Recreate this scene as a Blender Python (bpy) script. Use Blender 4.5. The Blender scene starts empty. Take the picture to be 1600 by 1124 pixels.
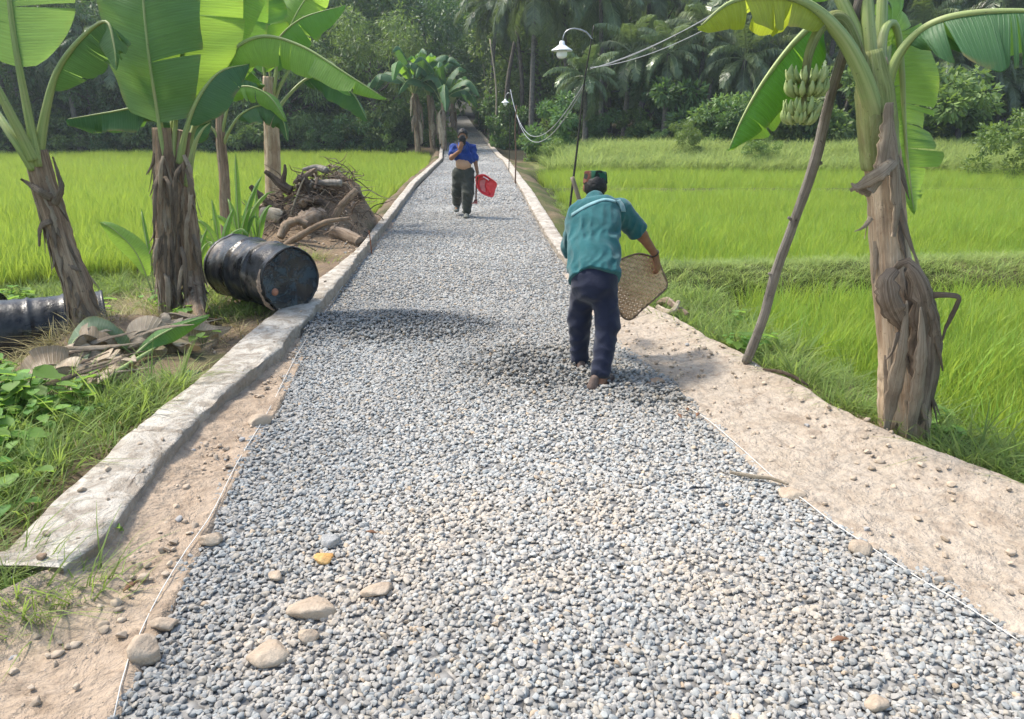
import bpy, bmesh, math, random
import numpy as np
import openvdb
from mathutils import Vector, Matrix, noise as mnoise

rng = np.random.default_rng(11)
random.seed(11)
R = math.radians
scene = bpy.context.scene
COL = scene.collection

# ------------------------------------------------------------------ camera
H, FPX, PITCH = 1.65, 1150.0, R(17.8)
cam_data = bpy.data.cameras.new('camera')
cam_data.sensor_width = 36.0
cam_data.lens = 36.0 * FPX / 1600.0
cam_data.clip_end = 2000
cam_data.clip_start = 0.05
cam = bpy.data.objects.new('camera', cam_data)
COL.objects.link(cam)
cam.location = (0, 0, H)
cam.rotation_euler = (R(90) - PITCH, 0, 0)
scene.camera = cam
CP, SP = math.cos(PITCH), math.sin(PITCH)

def ray(px, py):
    dx = (px - 800) / FPX
    dy = -(py - 562) / FPX
    return np.array([dx, CP + dy * SP, -SP + dy * CP])

def G(px, py, z=0.0):
    """survey point: where a sight line meets the level z"""
    d = ray(px, py)
    t = (z - H) / d[2]
    return np.array([d[0] * t, d[1] * t, z])

def P(px, py, Y):
    """survey point at ground distance Y"""
    d = ray(px, py)
    t = Y / d[1]
    return np.array([d[0] * t, Y, H + d[2] * t])

# ------------------------------------------------------------------ helpers
def tag(o, label=None, cat=None, group=None, kind=None):
    if label: o['label'] = label
    if cat: o['category'] = cat
    if group: o['group'] = group
    if kind: o['kind'] = kind
    return o

def empty(name, loc=(0, 0, 0), label=None, cat=None, group=None):
    o = bpy.data.objects.new(name, None)
    o.empty_display_size = 0.2
    COL.objects.link(o)
    o.location = loc
    bpy_mat[o.name] = Matrix.Translation(Vector(loc))
    return tag(o, label, cat, group)
bpy_mat = {}

def link(name, me, parent=None, world=True):
    o = bpy.data.objects.new(name, me)
    COL.objects.link(o)
    if parent is not None:
        o.parent = parent
        if world:
            par = parent
            m = Matrix.Identity(4)
            chain = []
            while par is not None:
                chain.append(par); par = par.parent
            for c in reversed(chain):
                m = m @ c.matrix_parent_inverse @ c.matrix_basis
            o.matrix_parent_inverse = m.inverted()
    return o

def mesh(name, V, Fc, mats=(), mi=None, uv=None, col=None, smooth=True):
    me = bpy.data.meshes.new(name)
    V = np.asarray(V, dtype=np.float32).reshape(-1, 3)
    if isinstance(Fc, np.ndarray):
        n, k = Fc.shape
        me.vertices.add(len(V)); me.vertices.foreach_set('co', V.ravel())
        me.loops.add(n * k); me.loops.foreach_set('vertex_index', Fc.astype(np.int32).ravel())
        me.polygons.add(n)
        me.polygons.foreach_set('loop_start', np.arange(0, n * k, k, dtype=np.int32))
        me.polygons.foreach_set('loop_total', np.full(n, k, dtype=np.int32))
        me.update(calc_edges=True)
    else:
        me.from_pydata(V.tolist(), [], Fc)
        me.update()
    for m in mats: me.materials.append(m)
    if mi is not None:
        me.polygons.foreach_set('material_index', np.asarray(mi, dtype=np.int32))
    if uv is not None:
        lay = me.uv_layers.new(name='UVMap')
        li = np.empty(len(me.loops), dtype=np.int32)
        me.loops.foreach_get('vertex_index', li)
        lay.data.foreach_set('uv', np.asarray(uv, dtype=np.float32)[li].ravel())
    if col is not None:
        a = me.color_attributes.new('col', 'FLOAT_COLOR', 'POINT')
        c = np.asarray(col, dtype=np.float32)
        if c.shape[1] == 3: c = np.hstack([c, np.ones((len(c), 1), np.float32)])
        a.data.foreach_set('color', c.ravel())
    if smooth:
        me.polygons.foreach_set('use_smooth', np.ones(len(me.polygons), dtype=bool))
    me.validate()
    return me

class MB:
    """collects pieces of ONE mesh"""
    def __init__(s): s.V = []; s.F = []; s.M = []; s.UV = []; s.C = []; s.n = 0
    def add(s, V, Fc, m=0, uv=None, col=None):
        V = np.asarray(V, float).reshape(-1, 3)
        s.V.append(V)
        for f in Fc: s.F.append([int(i) + s.n for i in f]); s.M.append(m)
        s.UV.append(np.zeros((len(V), 2)) if uv is None else np.asarray(uv, float))
        s.C.append(np.ones((len(V), 3)) if col is None else np.broadcast_to(np.asarray(col, float), (len(V), 3)))
        s.n += len(V)
    def me(s, name, mats, smooth=True):
        return mesh(name, np.vstack(s.V), s.F, mats, s.M, np.vstack(s.UV), np.vstack(s.C), smooth)
    def obj(s, name, mats, parent=None, smooth=True):
        return link(name, s.me(name, mats, smooth), parent)

def sstep(t):
    t = np.clip(t, 0, 1); return t * t * (3 - 2 * t)

def _h(ix, iy, seed):
    v = (ix * 374761393 + iy * 668265263 + seed * 974634777) & 0xffffffff
    v = ((v ^ (v >> 13)) * 1274126177) & 0xffffffff
    return ((v ^ (v >> 16)) & 0xffff) / 65535.0

def vn(x, y, s=1.0, seed=0, octs=3):
    x = np.asarray(x, float) / s; y = np.asarray(y, float) / s
    out = 0; amp = 1; tot = 0
    for o in range(octs):
        ix = np.floor(x).astype(np.int64); iy = np.floor(y).astype(np.int64)
        fx = sstep(x - ix); fy = sstep(y - iy)
        a = _h(ix, iy, seed + o); b = _h(ix + 1, iy, seed + o)
        c = _h(ix, iy + 1, seed + o); d = _h(ix + 1, iy + 1, seed + o)
        out = out + amp * ((a * (1 - fx) + b * fx) * (1 - fy) + (c * (1 - fx) + d * fx) * fy)
        tot += amp; amp *= .5; x = x * 2.03 + 17.1; y = y * 2.03 + 9.7
    return out / tot * 2 - 1

def crom(pts, n):
    p = np.asarray(pts, float)
    if len(p) == 2: return p[0] + (p[1] - p[0]) * np.linspace(0, 1, n)[:, None]
    e = np.vstack([2 * p[0] - p[1], p, 2 * p[-1] - p[-2]])
    L = np.r_[0, np.cumsum(np.linalg.norm(np.diff(p, axis=0), axis=1) + 1e-9)]
    t = np.linspace(0, L[-1], n)
    k = np.clip(np.searchsorted(L, t, side='right') - 1, 0, len(p) - 2)
    f = ((t - L[k]) / (L[k + 1] - L[k]))[:, None]
    a, b, c, d = e[k], e[k + 1], e[k + 2], e[k + 3]
    return .5 * ((2 * b) + (-a + c) * f + (2 * a - 5 * b + 4 * c - d) * f ** 2 + (-a + 3 * b - 3 * c + d) * f ** 3)

def norm(v):
    v = np.asarray(v, float)
    return v / (np.linalg.norm(v, axis=-1, keepdims=True) + 1e-12)

def frames(c):
    T = norm(np.gradient(c, axis=0))
    n0 = np.cross(T[0], [0.31, 0.2, .93]); 
    if np.linalg.norm(n0) < .1: n0 = np.cross(T[0], [1, 0, 0])
    N = [norm(n0)]
    for t in T[1:]:
        v = N[-1] - t * np.dot(N[-1], t); N.append(norm(v))
    N = np.array(N)
    return T, N, np.cross(T, N)

def tube(mb, pts, r, sides=8, n=None, m=0, col=None, jit=0.0, seed=0, cap=True, lump=6.0):
    """bent tapering tube; r = list of radii along it"""
    n = n or max(2, 4 * len(pts))
    c = crom(pts, n)
    rr = np.interp(np.linspace(0, 1, n), np.linspace(0, 1, len(r)), r)
    T, N, B = frames(c)
    a = np.linspace(0, 2 * np.pi, sides, endpoint=False)
    k = np.ones((n, sides))
    if jit:
        k += jit * vn(np.arange(n)[:, None] * .6 + 0 * a, lump * .2 * np.abs(a - np.pi)[None, :] + seed * 7.3, 1, seed, 2)
    V = c[:, None] + (N[:, None] * np.cos(a)[None, :, None] + B[:, None] * np.sin(a)[None, :, None]) * (rr[:, None] * k)[..., None]
    L = np.r_[0, np.cumsum(np.linalg.norm(np.diff(c, axis=0), axis=1))]
    uv = np.stack([np.broadcast_to(a / (2 * np.pi), (n, sides)), np.broadcast_to(L[:, None], (n, sides))], -1).reshape(-1, 2)
    Fc = []
    for i in range(n - 1):
        for j in range(sides):
            j2 = (j + 1) % sides
            Fc.append((i * sides + j, i * sides + j2, (i + 1) * sides + j2, (i + 1) * sides + j))
    if cap:
        Fc.append(tuple(range(sides))[::-1]); Fc.append(tuple((n - 1) * sides + j for j in range(sides)))
    mb.add(V.reshape(-1, 3), Fc, m, uv, col)

def ribbon(mb, pts, w, nrm, m=0, n=24, k=4, curl=0.0, jag=0.0, thick=0.004, seed=0, col=None):
    """a strip of some thickness following pts; w = widths; nrm = the way it faces"""
    c = crom(pts, n); T = norm(np.gradient(c, axis=0))
    nn = np.asarray(nrm, float) - T * (T @ np.asarray(nrm, float))[:, None]
    nn = norm(nn); S = np.cross(T, nn)
    ww = np.interp(np.linspace(0, 1, n), np.linspace(0, 1, len(w)), w)
    q = np.linspace(-1, 1, k + 1)
    rows = []
    for j, t in enumerate(q):
        e = ww * (1 + (jag * vn(np.arange(n) * .9, seed + j * 0 + np.sign(t) * 3, 1, seed, 2) if abs(t) > .6 else 0))
        ang = curl * t
        off = S * (np.sin(ang) / max(abs(curl), 1e-3) if curl else t) * (e * .5)[:, None] if curl else S * (t * e * .5)[:, None]
        dn = -nn * ((1 - np.cos(ang)) / abs(curl) * e * .5)[:, None] if curl else 0
        rows.append(c + off + dn + nn * (0.08 * ww * vn(np.arange(n) * .5, t * 2.0, 1, seed + 5, 2))[:, None])
    top = np.stack(rows, 1)
    bot = top - nn[:, None] * thick
    V = np.vstack([top.reshape(-1, 3), bot.reshape(-1, 3)])
    o = n * (k + 1); Fc = []
    for i in range(n - 1):
        for j in range(k):
            a = i * (k + 1) + j
            Fc.append((a, a + 1, a + k + 2, a + k + 1)); Fc.append((o + a, o + a + k + 1, o + a + k + 2, o + a + 1))
        a = i * (k + 1); Fc.append((a, a + k + 1, o + a + k + 1, o + a))
        a += k; Fc.append((a, o + a, o + a + k + 1, a + k + 1))
    for i in (0, n - 1):
        for j in range(k):
            a = i * (k + 1) + j; Fc.append((a, o + a, o + a + 1, a + 1))
    L = np.r_[0, np.cumsum(np.linalg.norm(np.diff(c, axis=0), axis=1))]
    uv = np.stack([np.broadcast_to(q * .5 + .5, (n, k + 1)), np.broadcast_to(L[:, None], (n, k + 1))], -1).reshape(-1, 2)
    mb.add(V, Fc, m, np.vstack([uv, uv]), col)

def copy_tree(o, parent=None):
    c = o.copy(); COL.objects.link(c)
    if parent is not None:
        c.parent = parent
    for ch in list(o.children): copy_tree(ch, c)
    return c

# ------------------------------------------------------------------ instancing for what nobody could count
_gn_cache = {}
def scatter(name, pts, rot, scl, idx, meshes, col=None, label=None, kind='stuff'):
    src = bpy.data.collections.new(name + '_source')
    for i, me in enumerate(meshes):
        so = bpy.data.objects.new('%s_src_%03d' % (name, i), me)
        src.objects.link(so)
    me = bpy.data.meshes.new(name)
    pts = np.asarray(pts, np.float32); n = len(pts)
    me.vertices.add(n); me.vertices.foreach_set('co', pts.ravel())
    a = me.attributes.new('rot', 'FLOAT_VECTOR', 'POINT'); a.data.foreach_set('vector', np.asarray(rot, np.float32).ravel())
    s = np.asarray(scl, np.float32)
    if s.ndim == 1: s = np.repeat(s[:, None], 3, 1)
    a = me.attributes.new('scl', 'FLOAT_VECTOR', 'POINT'); a.data.foreach_set('vector', s.ravel())
    a = me.attributes.new('idx', 'INT', 'POINT'); a.data.foreach_set('value', np.asarray(idx, np.int32))
    if col is not None:
        a = me.attributes.new('icol', 'FLOAT_COLOR', 'POINT')
        c = np.asarray(col, np.float32)
        if c.shape[1] == 3: c = np.hstack([c, np.ones((n, 1), np.float32)])
        a.data.foreach_set('color', c.ravel())
    o = link(name, me)
    ng = bpy.data.node_groups.new(name + '_scatter', 'GeometryNodeTree')
    ng.interface.new_socket('Geometry', in_out='INPUT', socket_type='NodeSocketGeometry')
    ng.interface.new_socket('Geometry', in_out='OUTPUT', socket_type='NodeSocketGeometry')
    N = ng.nodes
    gi = N.new('NodeGroupInput'); go = N.new('NodeGroupOutput')
    ip = N.new('GeometryNodeInstanceOnPoints'); ci = N.new('GeometryNodeCollectionInfo')
    ci.inputs['Collection'].default_value = src
    ci.inputs['Separate Children'].default_value = True
    ci.inputs['Reset Children'].default_value = True
    def na(nm, t):
        q = N.new('GeometryNodeInputNamedAttribute'); q.data_type = t; q.inputs['Name'].default_value = nm
        return q.outputs['Attribute']
    L = ng.links
    L.new(gi.outputs[0], ip.inputs['Points']); L.new(ci.outputs[0], ip.inputs['Instance'])
    ip.inputs['Pick Instance'].default_value = True
    L.new(na('idx', 'INT'), ip.inputs['Instance Index'])
    e2r = N.new('FunctionNodeEulerToRotation')
    L.new(na('rot', 'FLOAT_VECTOR'), e2r.inputs[0]); L.new(e2r.outputs[0], ip.inputs['Rotation'])
    L.new(na('scl', 'FLOAT_VECTOR'), ip.inputs['Scale'])
    L.new(ip.outputs[0], go.inputs[0])
    md = o.modifiers.new('scatter', 'NODES'); md.node_group = ng
    tag(o, label, None, None, kind)
    return o

# ------------------------------------------------------------------ materials
class NT:
    def __init__(s, name):
        s.m = bpy.data.materials.new(name); s.m.use_nodes = True
        s.t = s.m.node_tree; s.N = s.t.nodes; s.L = s.t.links
        s.N.clear()
        s.out = s.N.new('ShaderNodeOutputMaterial')
    def n(s, t, **kw):
        q = s.N.new(t)
        for k, v in kw.items():
            if k.startswith('_'): setattr(q, k[1:], v)
        for k, v in kw.items():
            if k.startswith('_'): continue
            k2 = int(k[1:]) if k[0] == 'i' and k[1:].isdigit() else k.replace('__', ' ')
            s.set(q.inputs[k2], v)
        return q
    def set(s, sock, v):
        if isinstance(v, bpy.types.NodeSocket): s.L.new(v, sock)
        elif isinstance(v, bpy.types.Node): s.L.new(v.outputs[0], sock)
        else:
            if isinstance(v, (tuple, list)) and len(v) == 3 and sock.type == 'RGBA': v = (*v, 1)
            sock.default_value = v
    def coord(s, which='Object'):
        return s.n('ShaderNodeTexCoord').outputs[which]
    def mapping(s, src, scale=(1, 1, 1), loc=(0, 0, 0)):
        return s.n('ShaderNodeMapping', Vector=src, Scale=scale, Location=loc).outputs[0]
    def noise(s, src, scale=5, detail=4, rough=.55, dist=0.0):
        return s.n('ShaderNodeTexNoise', Vector=src, Scale=scale, Detail=detail, Roughness=rough, Distortion=dist).outputs[0]
    def voro(s, src, scale=5, feature='F1', out='Distance', rand=1.0):
        return s.n('ShaderNodeTexVoronoi', _feature=feature, Vector=src, Scale=scale, Randomness=rand).outputs[out]
    def ramp(s, fac, stops, interp='LINEAR'):
        q = s.n('ShaderNodeValToRGB', Fac=fac); r = q.color_ramp; r.interpolation = interp
        while len(r.elements) > 1: r.elements.remove(r.elements[-1])
        for i, (p, c) in enumerate(stops):
            e = r.elements[0] if i == 0 else r.elements.new(p)
            e.position = p
            c = (c, c, c) if not isinstance(c, (tuple, list)) else c
            e.color = (*c, 1)
        return q.outputs[0]
    def mix(s, fac, a, b, blend='MIX'):
        q = s.n('ShaderNodeMix', _data_type='RGBA', _blend_type=blend)
        s.set(q.inputs[0], fac); s.set(q.inputs[6], a); s.set(q.inputs[7], b)
        return q.outputs[2]
    def math(s, op, a, b=0.0, c=0.0):
        q = s.n('ShaderNodeMath', _operation=op); s.set(q.inputs[0], a); s.set(q.inputs[1], b); s.set(q.inputs[2], c)
        return q.outputs[0]
    def attr(s, nm, typ='GEOMETRY', out='Color'):
        return s.n('ShaderNodeAttribute', _attribute_name=nm, _attribute_type=typ).outputs[out]
    def rand(s): return s.n('ShaderNodeObjectInfo').outputs['Random']
    def hsv(s, c, h=.5, sa=1., v=1.): return s.n('ShaderNodeHueSaturation', Hue=h, Saturation=sa, Value=v, Color=c).outputs[0]
    def bump(s, h, strength=.5, dist=.01):
        return s.n('ShaderNodeBump', Strength=strength, Distance=dist, Height=h).outputs[0]
    def pbr(s, col, rough=.8, nrm=None, spec=.4, metal=0.0, coat=0.0, transl=None, tfac=.4, sheen=0):
        q = s.n('ShaderNodeBsdfPrincipled', Base__Color=col, Roughness=rough, Metallic=metal)
        q.inputs['Specular IOR Level'].default_value = spec
        if coat: q.inputs['Coat Weight'].default_value = coat; q.inputs['Coat Roughness'].default_value = .12
        if sheen: q.inputs['Sheen Weight'].default_value = sheen
        if nrm is not None: s.L.new(nrm, q.inputs['Normal'])
        r = q.outputs[0]
        if transl is not None:
            t = s.n('ShaderNodeBsdfTranslucent', Color=transl)
            if nrm is not None: s.L.new(nrm, t.inputs['Normal'])
            x = s.n('ShaderNodeMixShader', Fac=tfac); s.L.new(r, x.inputs[1]); s.L.new(t.outputs[0], x.inputs[2]); r = x.outputs[0]
        s.L.new(r, s.out.inputs[0])
        return s.m
# ------------------------------------------------------------------ survey lines of the road
DIRX = -0.0406
def line(pix, z=0.0, flare=None):
    q = np.array([G(x, y, z) for x, y in pix])
    q = q[np.argsort(q[:, 1])]
    Y, X = list(q[:, 1]), list(q[:, 0])
    Y = [Y[0] - 2.5] + Y; X = [X[0] + (X[1] - X[0]) / (Y[2] - Y[1]) * -2.5] + X
    y0, x0 = Y[-1], X[-1]
    for y in (25, 35, 42, 50, 60, 70, 80, 95, 130):
        if y > y0 + 1:
            Y.append(y); X.append(x0 + DIRX * (y - y0) - .045 * max(0, y - 35))
    return lambda yy: np.interp(yy, Y, X)
grav_l = line([(160, 1124), (195, 1050), (243, 950), (320, 800), (365, 725), (420, 640), (490, 500), (560, 405), (600, 362), (640, 308)])
grav_r = line([(1870, 1124), (1720, 1060), (1590, 990), (1470, 915), (1370, 855), (1290, 808), (1200, 745), (1120, 665), (1050, 606), (965, 535), (905, 452), (868, 400), (838, 350), (812, 302)])
kerb_li = line([(-160, 985), (75, 897), (150, 850), (202, 779), (259, 706), (307, 650), (337, 627), (375, 590), (439, 541), (484, 489), (525, 444), (574, 380), (604, 345), (650, 285)], .12)
kerb_lo = line([(-260, 900), (0, 862), (75, 786), (165, 711), (187, 687), (244, 642), (300, 597), (356, 547), (412, 500), (502, 432), (555, 392), (592, 345), (640, 285)], .12)
kerb_ri = line([(1000, 505), (960, 468), (925, 440), (872, 395), (843, 350), (818, 302)], .06)
verge_r = line([(2100, 930), (1800, 830), (1600, 757), (1500, 718), (1420, 688), (1300, 632), (1200, 580), (1090, 520), (1000, 475), (940, 436), (893, 396), (864, 350), (834, 302)], .05)

def rise(Y):
    t = np.maximum(0, np.asarray(Y, float) - 36)
    return .045 * np.where(t < 6, t * t / 12, t - 3)

def road_z(x, y):
    z = .012 * vn(x, y, 1.3, 3) + .006 * vn(x, y, .4, 5)
    for (cx, cy, rx, ry, hh) in HEAPS:
        d = ((x - cx) / rx) ** 2 + ((y - cy) / ry) ** 2
        z = z + hh * np.exp(-d * 1.3) * (1 + .5 * vn(x, y, .25, 9))
    return z + rise(y)
h1 = G(610, 512); h2 = G(845, 575); h3 = G(1015, 612)
HEAPS = [(h1[0], h1[1], 1.05, .55, .05), (h2[0], h2[1], .62, .55, .05), (h3[0], h3[1], .32, .3, .02)]

def paddy_left(x, y):
    ly = np.where(x > -6.6, 9.0 + (x + 6.6) * 1.02, 9.0 + (x + 6.6) * .03)
    a = sstep((y - ly + .25 * vn(x, y, .9, 31)) / .5)
    b = sstep((kerb_lo(y) - .18 - x + .1 * vn(x, y, .6, 33)) / .5)
    c = sstep((44.0 - y) / .8)
    return np.minimum(np.minimum(a, b), c)

def bund_y(x): return 8.55 + (x - 2.0) * .13
def paddy_right(x, y):
    b = sstep((x - verge_r(y) - .42 - .1 * vn(x, y, .7, 35)) / .55)
    far = sstep((29.5 - y + .5 * vn(x, y, 2, 39)) / .8)
    bund = 1 - sstep((.85 - np.abs(y - bund_y(x) + .12 * vn(x, y, .8, 37))) / .4)
    strip = 1 - .8 * sstep((.6 - np.abs(y - 22.3)) / .4)
    corner = sstep(((x - verge_r(y)) - np.where(y < 8.6, .75 + .35 * sstep((y - 6.4) / 1.2), .3)) / .4)
    return np.minimum.reduce([b, far, bund, strip, corner])

MOUND = [(-3.45, 5.9, .42, .34, .15), (-3.05, 11.4, 1.05, .95, .52), (-2.55, 12.0, .7, .9, .36)]
def ground_z(x, y):
    x = np.asarray(x, float); y = np.asarray(y, float)
    kl, vr = kerb_lo(y), verge_r(y)
    z = np.full(np.broadcast(x, y).shape, -.05) + 0 * x
    dl = kl - x; dr = x - vr
    left = .03 - .50 * sstep((dl - .8) / 2.3) + .035 * vn(x, y, .5, 41) * sstep(dl / .3)
    z = np.where(dl > 0, np.minimum(1, np.maximum(0, dl / .06)) * (left + .05) - .05, z)
    right = .0 - .12 * sstep((dr - .05) / .5) + .17 * np.exp(-((y - bund_y(x)) / .45) ** 2) * sstep((dr - .3) / .5) + .03 * vn(x, y, .4, 43) * sstep(dr / .3)
    z = np.where(dr > 0, np.minimum(1, dr / .06) * (right + .05) - .05, z)
    z = z * (1 - paddy_left(x, y)) - .47 * paddy_left(x, y)
    z = z * (1 - paddy_right(x, y)) - .50 * paddy_right(x, y)
    for cx, cy, rx, ry, hh in MOUND:
        z = z + np.where(dl > 0, sstep(dl / .25), 0) * hh * np.exp(-((x - cx) / rx) ** 2 - ((y - cy) / ry) ** 2) * (1 + .55 * vn(x, y, .45, 45))
    out = (dl > 0) | (dr > 0)
    fr = np.where(dr > 2, sstep((y - 29.5) / 5) * (.55 + .2 * vn(x, y, 2.5, 47)), 0)
    fl = np.where(dl > 1.0, sstep((y - 44) / 4) * .35, 0)
    z = z + np.where(out, fr + fl, 0) + rise(y)
    z = z + np.where(y > 62, np.minimum(np.where(x > 8, 7, 16), .22 * (y - 62)), 0) * sstep((np.abs(x + 7) - 4) / 12)
    return z

# ------------------------------------------------------------------ ground materials
def m_ground():
    t = NT('soil_and_turf'); c = t.coord()
    base = t.attr('col')
    n1 = t.noise(c, 3, 6); n2 = t.noise(c, 40, 4, .7)
    col = t.mix(t.ramp(n2, [(.3, .55), (.7, 1.25)]), (0, 0, 0), base, 'MIX')
    col = t.mix(.5, base, t.mix(t.ramp(n1, [(.35, 0.), (.65, 1.)]), t.hsv(base, .5, .8, .65), t.hsv(base, .5, 1.05, 1.3)))
    col = t.mix(t.ramp(n2, [(.38, .75), (.6, 0.)]), col, t.hsv(col, .5, 1, .6))
    h = t.math('ADD', n2, t.math('MULTIPLY', t.voro(c, 24), .6))
    return t.pbr(col, .95, t.bump(h, .7, .03), .15)
def m_dirt(name, pale, mid, dark):
    t = NT(name); c = t.coord()
    n1 = t.noise(c, 1.6, 6, .6); n2 = t.noise(c, 19, 4, .6); n3 = t.noise(c, 7, 5, .65, .6)
    col = t.ramp(n1, [(.32, mid), (.5, pale), (.68, mid)])
    col = t.mix(t.ramp(n3, [(.5, 0.), (.7, .7)]), col, dark)
    col = t.mix(t.ramp(n2, [(.36, .55), (.55, 0.)]), col, t.hsv(col, .5, 1.05, .62))
    h = t.math('ADD', t.math('MULTIPLY', n2, .8), t.math('MULTIPLY', t.voro(c, 38), -.2))
    h = t.math('ADD', h, t.math('MULTIPLY', n3, .8))
    return t.pbr(col, .95, t.bump(t.math('ADD', h, t.math('MULTIPLY', t.noise(c, 5.5, 5, .7, .4), 2.6)), .7, .035), .15)
def m_gravelbase():
    t = NT('gravel_bed'); c = t.coord()
    v = t.n('ShaderNodeTexVoronoi', Vector=c, Scale=22)
    col = t.ramp(t.n('ShaderNodeSeparateColor', Color=v.outputs['Color']).outputs[0], [(.0, (.17, .165, .16)), (.5, (.27, .265, .255)), (.85, (.36, .35, .33)), (1, (.42, .37, .31))])
    col = t.mix(t.ramp(v.outputs['Distance'], [(.4, 0.), (.75, .7)]), col, (.15, .14, .125))
    h = t.math('MULTIPLY', v.outputs['Distance'], -1.0)
    return t.pbr(col, .85, t.bump(h, .9, .04), .25)
def m_concrete():
    t = NT('weathered_concrete'); c = t.coord()
    n1 = t.noise(c, 2.2, 6, .62); n2 = t.noise(c, 30, 5, .7); n3 = t.noise(c, 8, 5, .7, .8)
    col = t.ramp(n1, [(.3, (.41, .365, .31)), (.48, (.52, .475, .41)), (.62, (.60, .555, .485))])
    col = t.mix(t.ramp(n3, [(.43, 0.), (.60, .85)]), col, (.28, .235, .185))
    col = t.mix(t.ramp(n2, [(.3, .5), (.48, 0.)]), col, (.22, .19, .15))
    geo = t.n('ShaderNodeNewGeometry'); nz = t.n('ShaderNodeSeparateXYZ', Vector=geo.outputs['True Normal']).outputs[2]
    col = t.mix(t.math('MULTIPLY', t.ramp(nz, [(.3, 1.), (.8, 0.)]), .6), col, (.26, .215, .165))  # upright faces painted darker brown than the top, as if shaded
    h = t.math('ADD', n2, t.math('MULTIPLY', n3, 1.3))
    return t.pbr(col, .92, t.bump(h, .9, .03), .2)
def m_pebble():
    t = NT('river_pebble'); c = t.coord()
    base = t.attr('icol', 'INSTANCER')
    n = t.noise(c, 2.2, 4, .6); n2 = t.noise(c, 14, 3, .6)
    col = t.mix(t.ramp(n, [(.35, 0.), (.65, .5)]), base, t.hsv(base, .5, .9, 1.2))
    col = t.mix(t.ramp(n2, [(.35, .5), (.5, 0.)]), col, t.hsv(col, .5, 1, .7))
    return t.pbr(col, .78, t.bump(n2, .25, .05), .18)
M_GROUND = m_ground(); M_CONC = m_concrete(); M_PEB = m_pebble(); M_BED = m_gravelbase()
M_DIRT = m_dirt('dry_dirt', (.375, .295, .222), (.31, .235, .17), (.20, .145, .10))
M_DIRT2 = m_dirt('pale_dusty_dirt', (.42, .355, .285), (.355, .29, .222), (.25, .19, .14))

# ------------------------------------------------------------------ ground sheet
def axis(segs):
    out = []
    for a, b, s in segs: out += list(np.arange(a, b, s))
    return np.array(out + [segs[-1][1]])
gy = axis([(-30, -2, 4), (-2, 13, .11), (13, 48, .45), (48, 130, 3), (130, 900, 70)])
gx = axis([(-500, -100, 50), (-100, -26, 4), (-26, -8, .5), (-8, 9, .12), (9, 34, .6), (34, 100, 4), (100, 500, 50)])
XX, YY = np.meshgrid(gx, gy)
ZZ = ground_z(XX, YY)
nx, ny = len(gx), len(gy)
pl, pr = paddy_left(XX, YY), paddy_right(XX, YY)
dl, dr = kerb_lo(YY) - XX, XX - verge_r(YY)
def lerp(a, b, t): return a + (b - a) * np.clip(t, 0, 1)[..., None]
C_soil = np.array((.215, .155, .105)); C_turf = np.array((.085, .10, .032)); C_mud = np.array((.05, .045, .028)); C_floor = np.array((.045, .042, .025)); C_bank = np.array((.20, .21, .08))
turf = sstep(.5 + 1.2 * vn(XX, YY, 1.1, 51) + np.where(dl > 0, -.3 + .5 * sstep((dl - .5) / 1.0) + .0 * XX, .25))
cc = lerp(np.broadcast_to(C_soil, XX.shape + (3,)), np.broadcast_to(C_turf, XX.shape + (3,)), turf)
cc = lerp(cc, np.broadcast_to(C_soil * 1.15, cc.shape), np.where((dl > 0) & (dl < 2.6) & (YY > 5.2) & (YY < 14), .9, 0))
cc = lerp(cc, np.broadcast_to(C_mud, cc.shape), np.maximum(pl, pr))
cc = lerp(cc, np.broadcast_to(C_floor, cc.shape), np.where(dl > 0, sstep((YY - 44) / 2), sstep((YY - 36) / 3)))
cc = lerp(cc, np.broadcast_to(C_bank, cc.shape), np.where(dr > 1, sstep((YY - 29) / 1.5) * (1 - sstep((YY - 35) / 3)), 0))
F_ = np.arange((ny - 1) * (nx - 1)); r_, c_ = F_ // (nx - 1), F_ % (nx - 1)
a_ = r_ * nx + c_
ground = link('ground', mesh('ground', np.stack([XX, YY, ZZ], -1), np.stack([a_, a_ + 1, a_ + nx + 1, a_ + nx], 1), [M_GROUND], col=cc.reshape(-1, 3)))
tag(ground, kind='structure')

def strip(name, fa, fb, ys, nu, zf, mat, kind='structure', sink=0.0):
    ys = np.asarray(ys); u = np.linspace(0, 1, nu)
    A, B = fa(ys), fb(ys)
    X = A[:, None] + (B - A)[:, None] * u[None]; Y = np.broadcast_to(ys[:, None], X.shape)
    Z = zf(X, Y, np.broadcast_to(u, X.shape))
    n, k = X.shape
    f = np.arange((n - 1) * (k - 1)); r, c = f // (k - 1), f % (k - 1); a = r * k + c
    o = link(name, mesh(name, np.stack([X, Y, Z], -1), np.stack([a, a + 1, a + k + 1, a + k], 1), [mat]))
    return tag(o, kind=kind)

yroad = np.r_[np.arange(-1, 14, .06), np.arange(14, 50, .5), np.arange(50, 96, 2)]
strip('road', lambda y: grav_l(y) - .05, lambda y: grav_r(y) + .05, yroad, 60, lambda X, Y, u: road_z(X, Y) - .004, M_BED)
ynear = np.arange(-1, 13, .035)
def dz(s, amp, sink0, sink1, fil=0):
    def f(X, Y, u):
        z = amp * (vn(X, Y, .35, s, 3) + .55 * vn(X, Y, .07, s + 4, 2)) + .012
        z = z + fil * (1 + .7 * np.exp(-((Y - 2.5) / .7) ** 2)) * (1 - u) ** 4 * (1 + .6 * vn(X, Y, .25, s + 9))
        z = z - sink0 * (1 - sstep(u / .06)) - sink1 * (1 - sstep((1 - u) / .06))
        return z
    return f
strip('dirt_verge', lambda y: kerb_li(y) - .05, lambda y: grav_l(y) + .08, ynear, 36, dz(61, .020, .0, .05, .06), M_DIRT)
yv = np.arange(-1, 8.4, .035)
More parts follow.
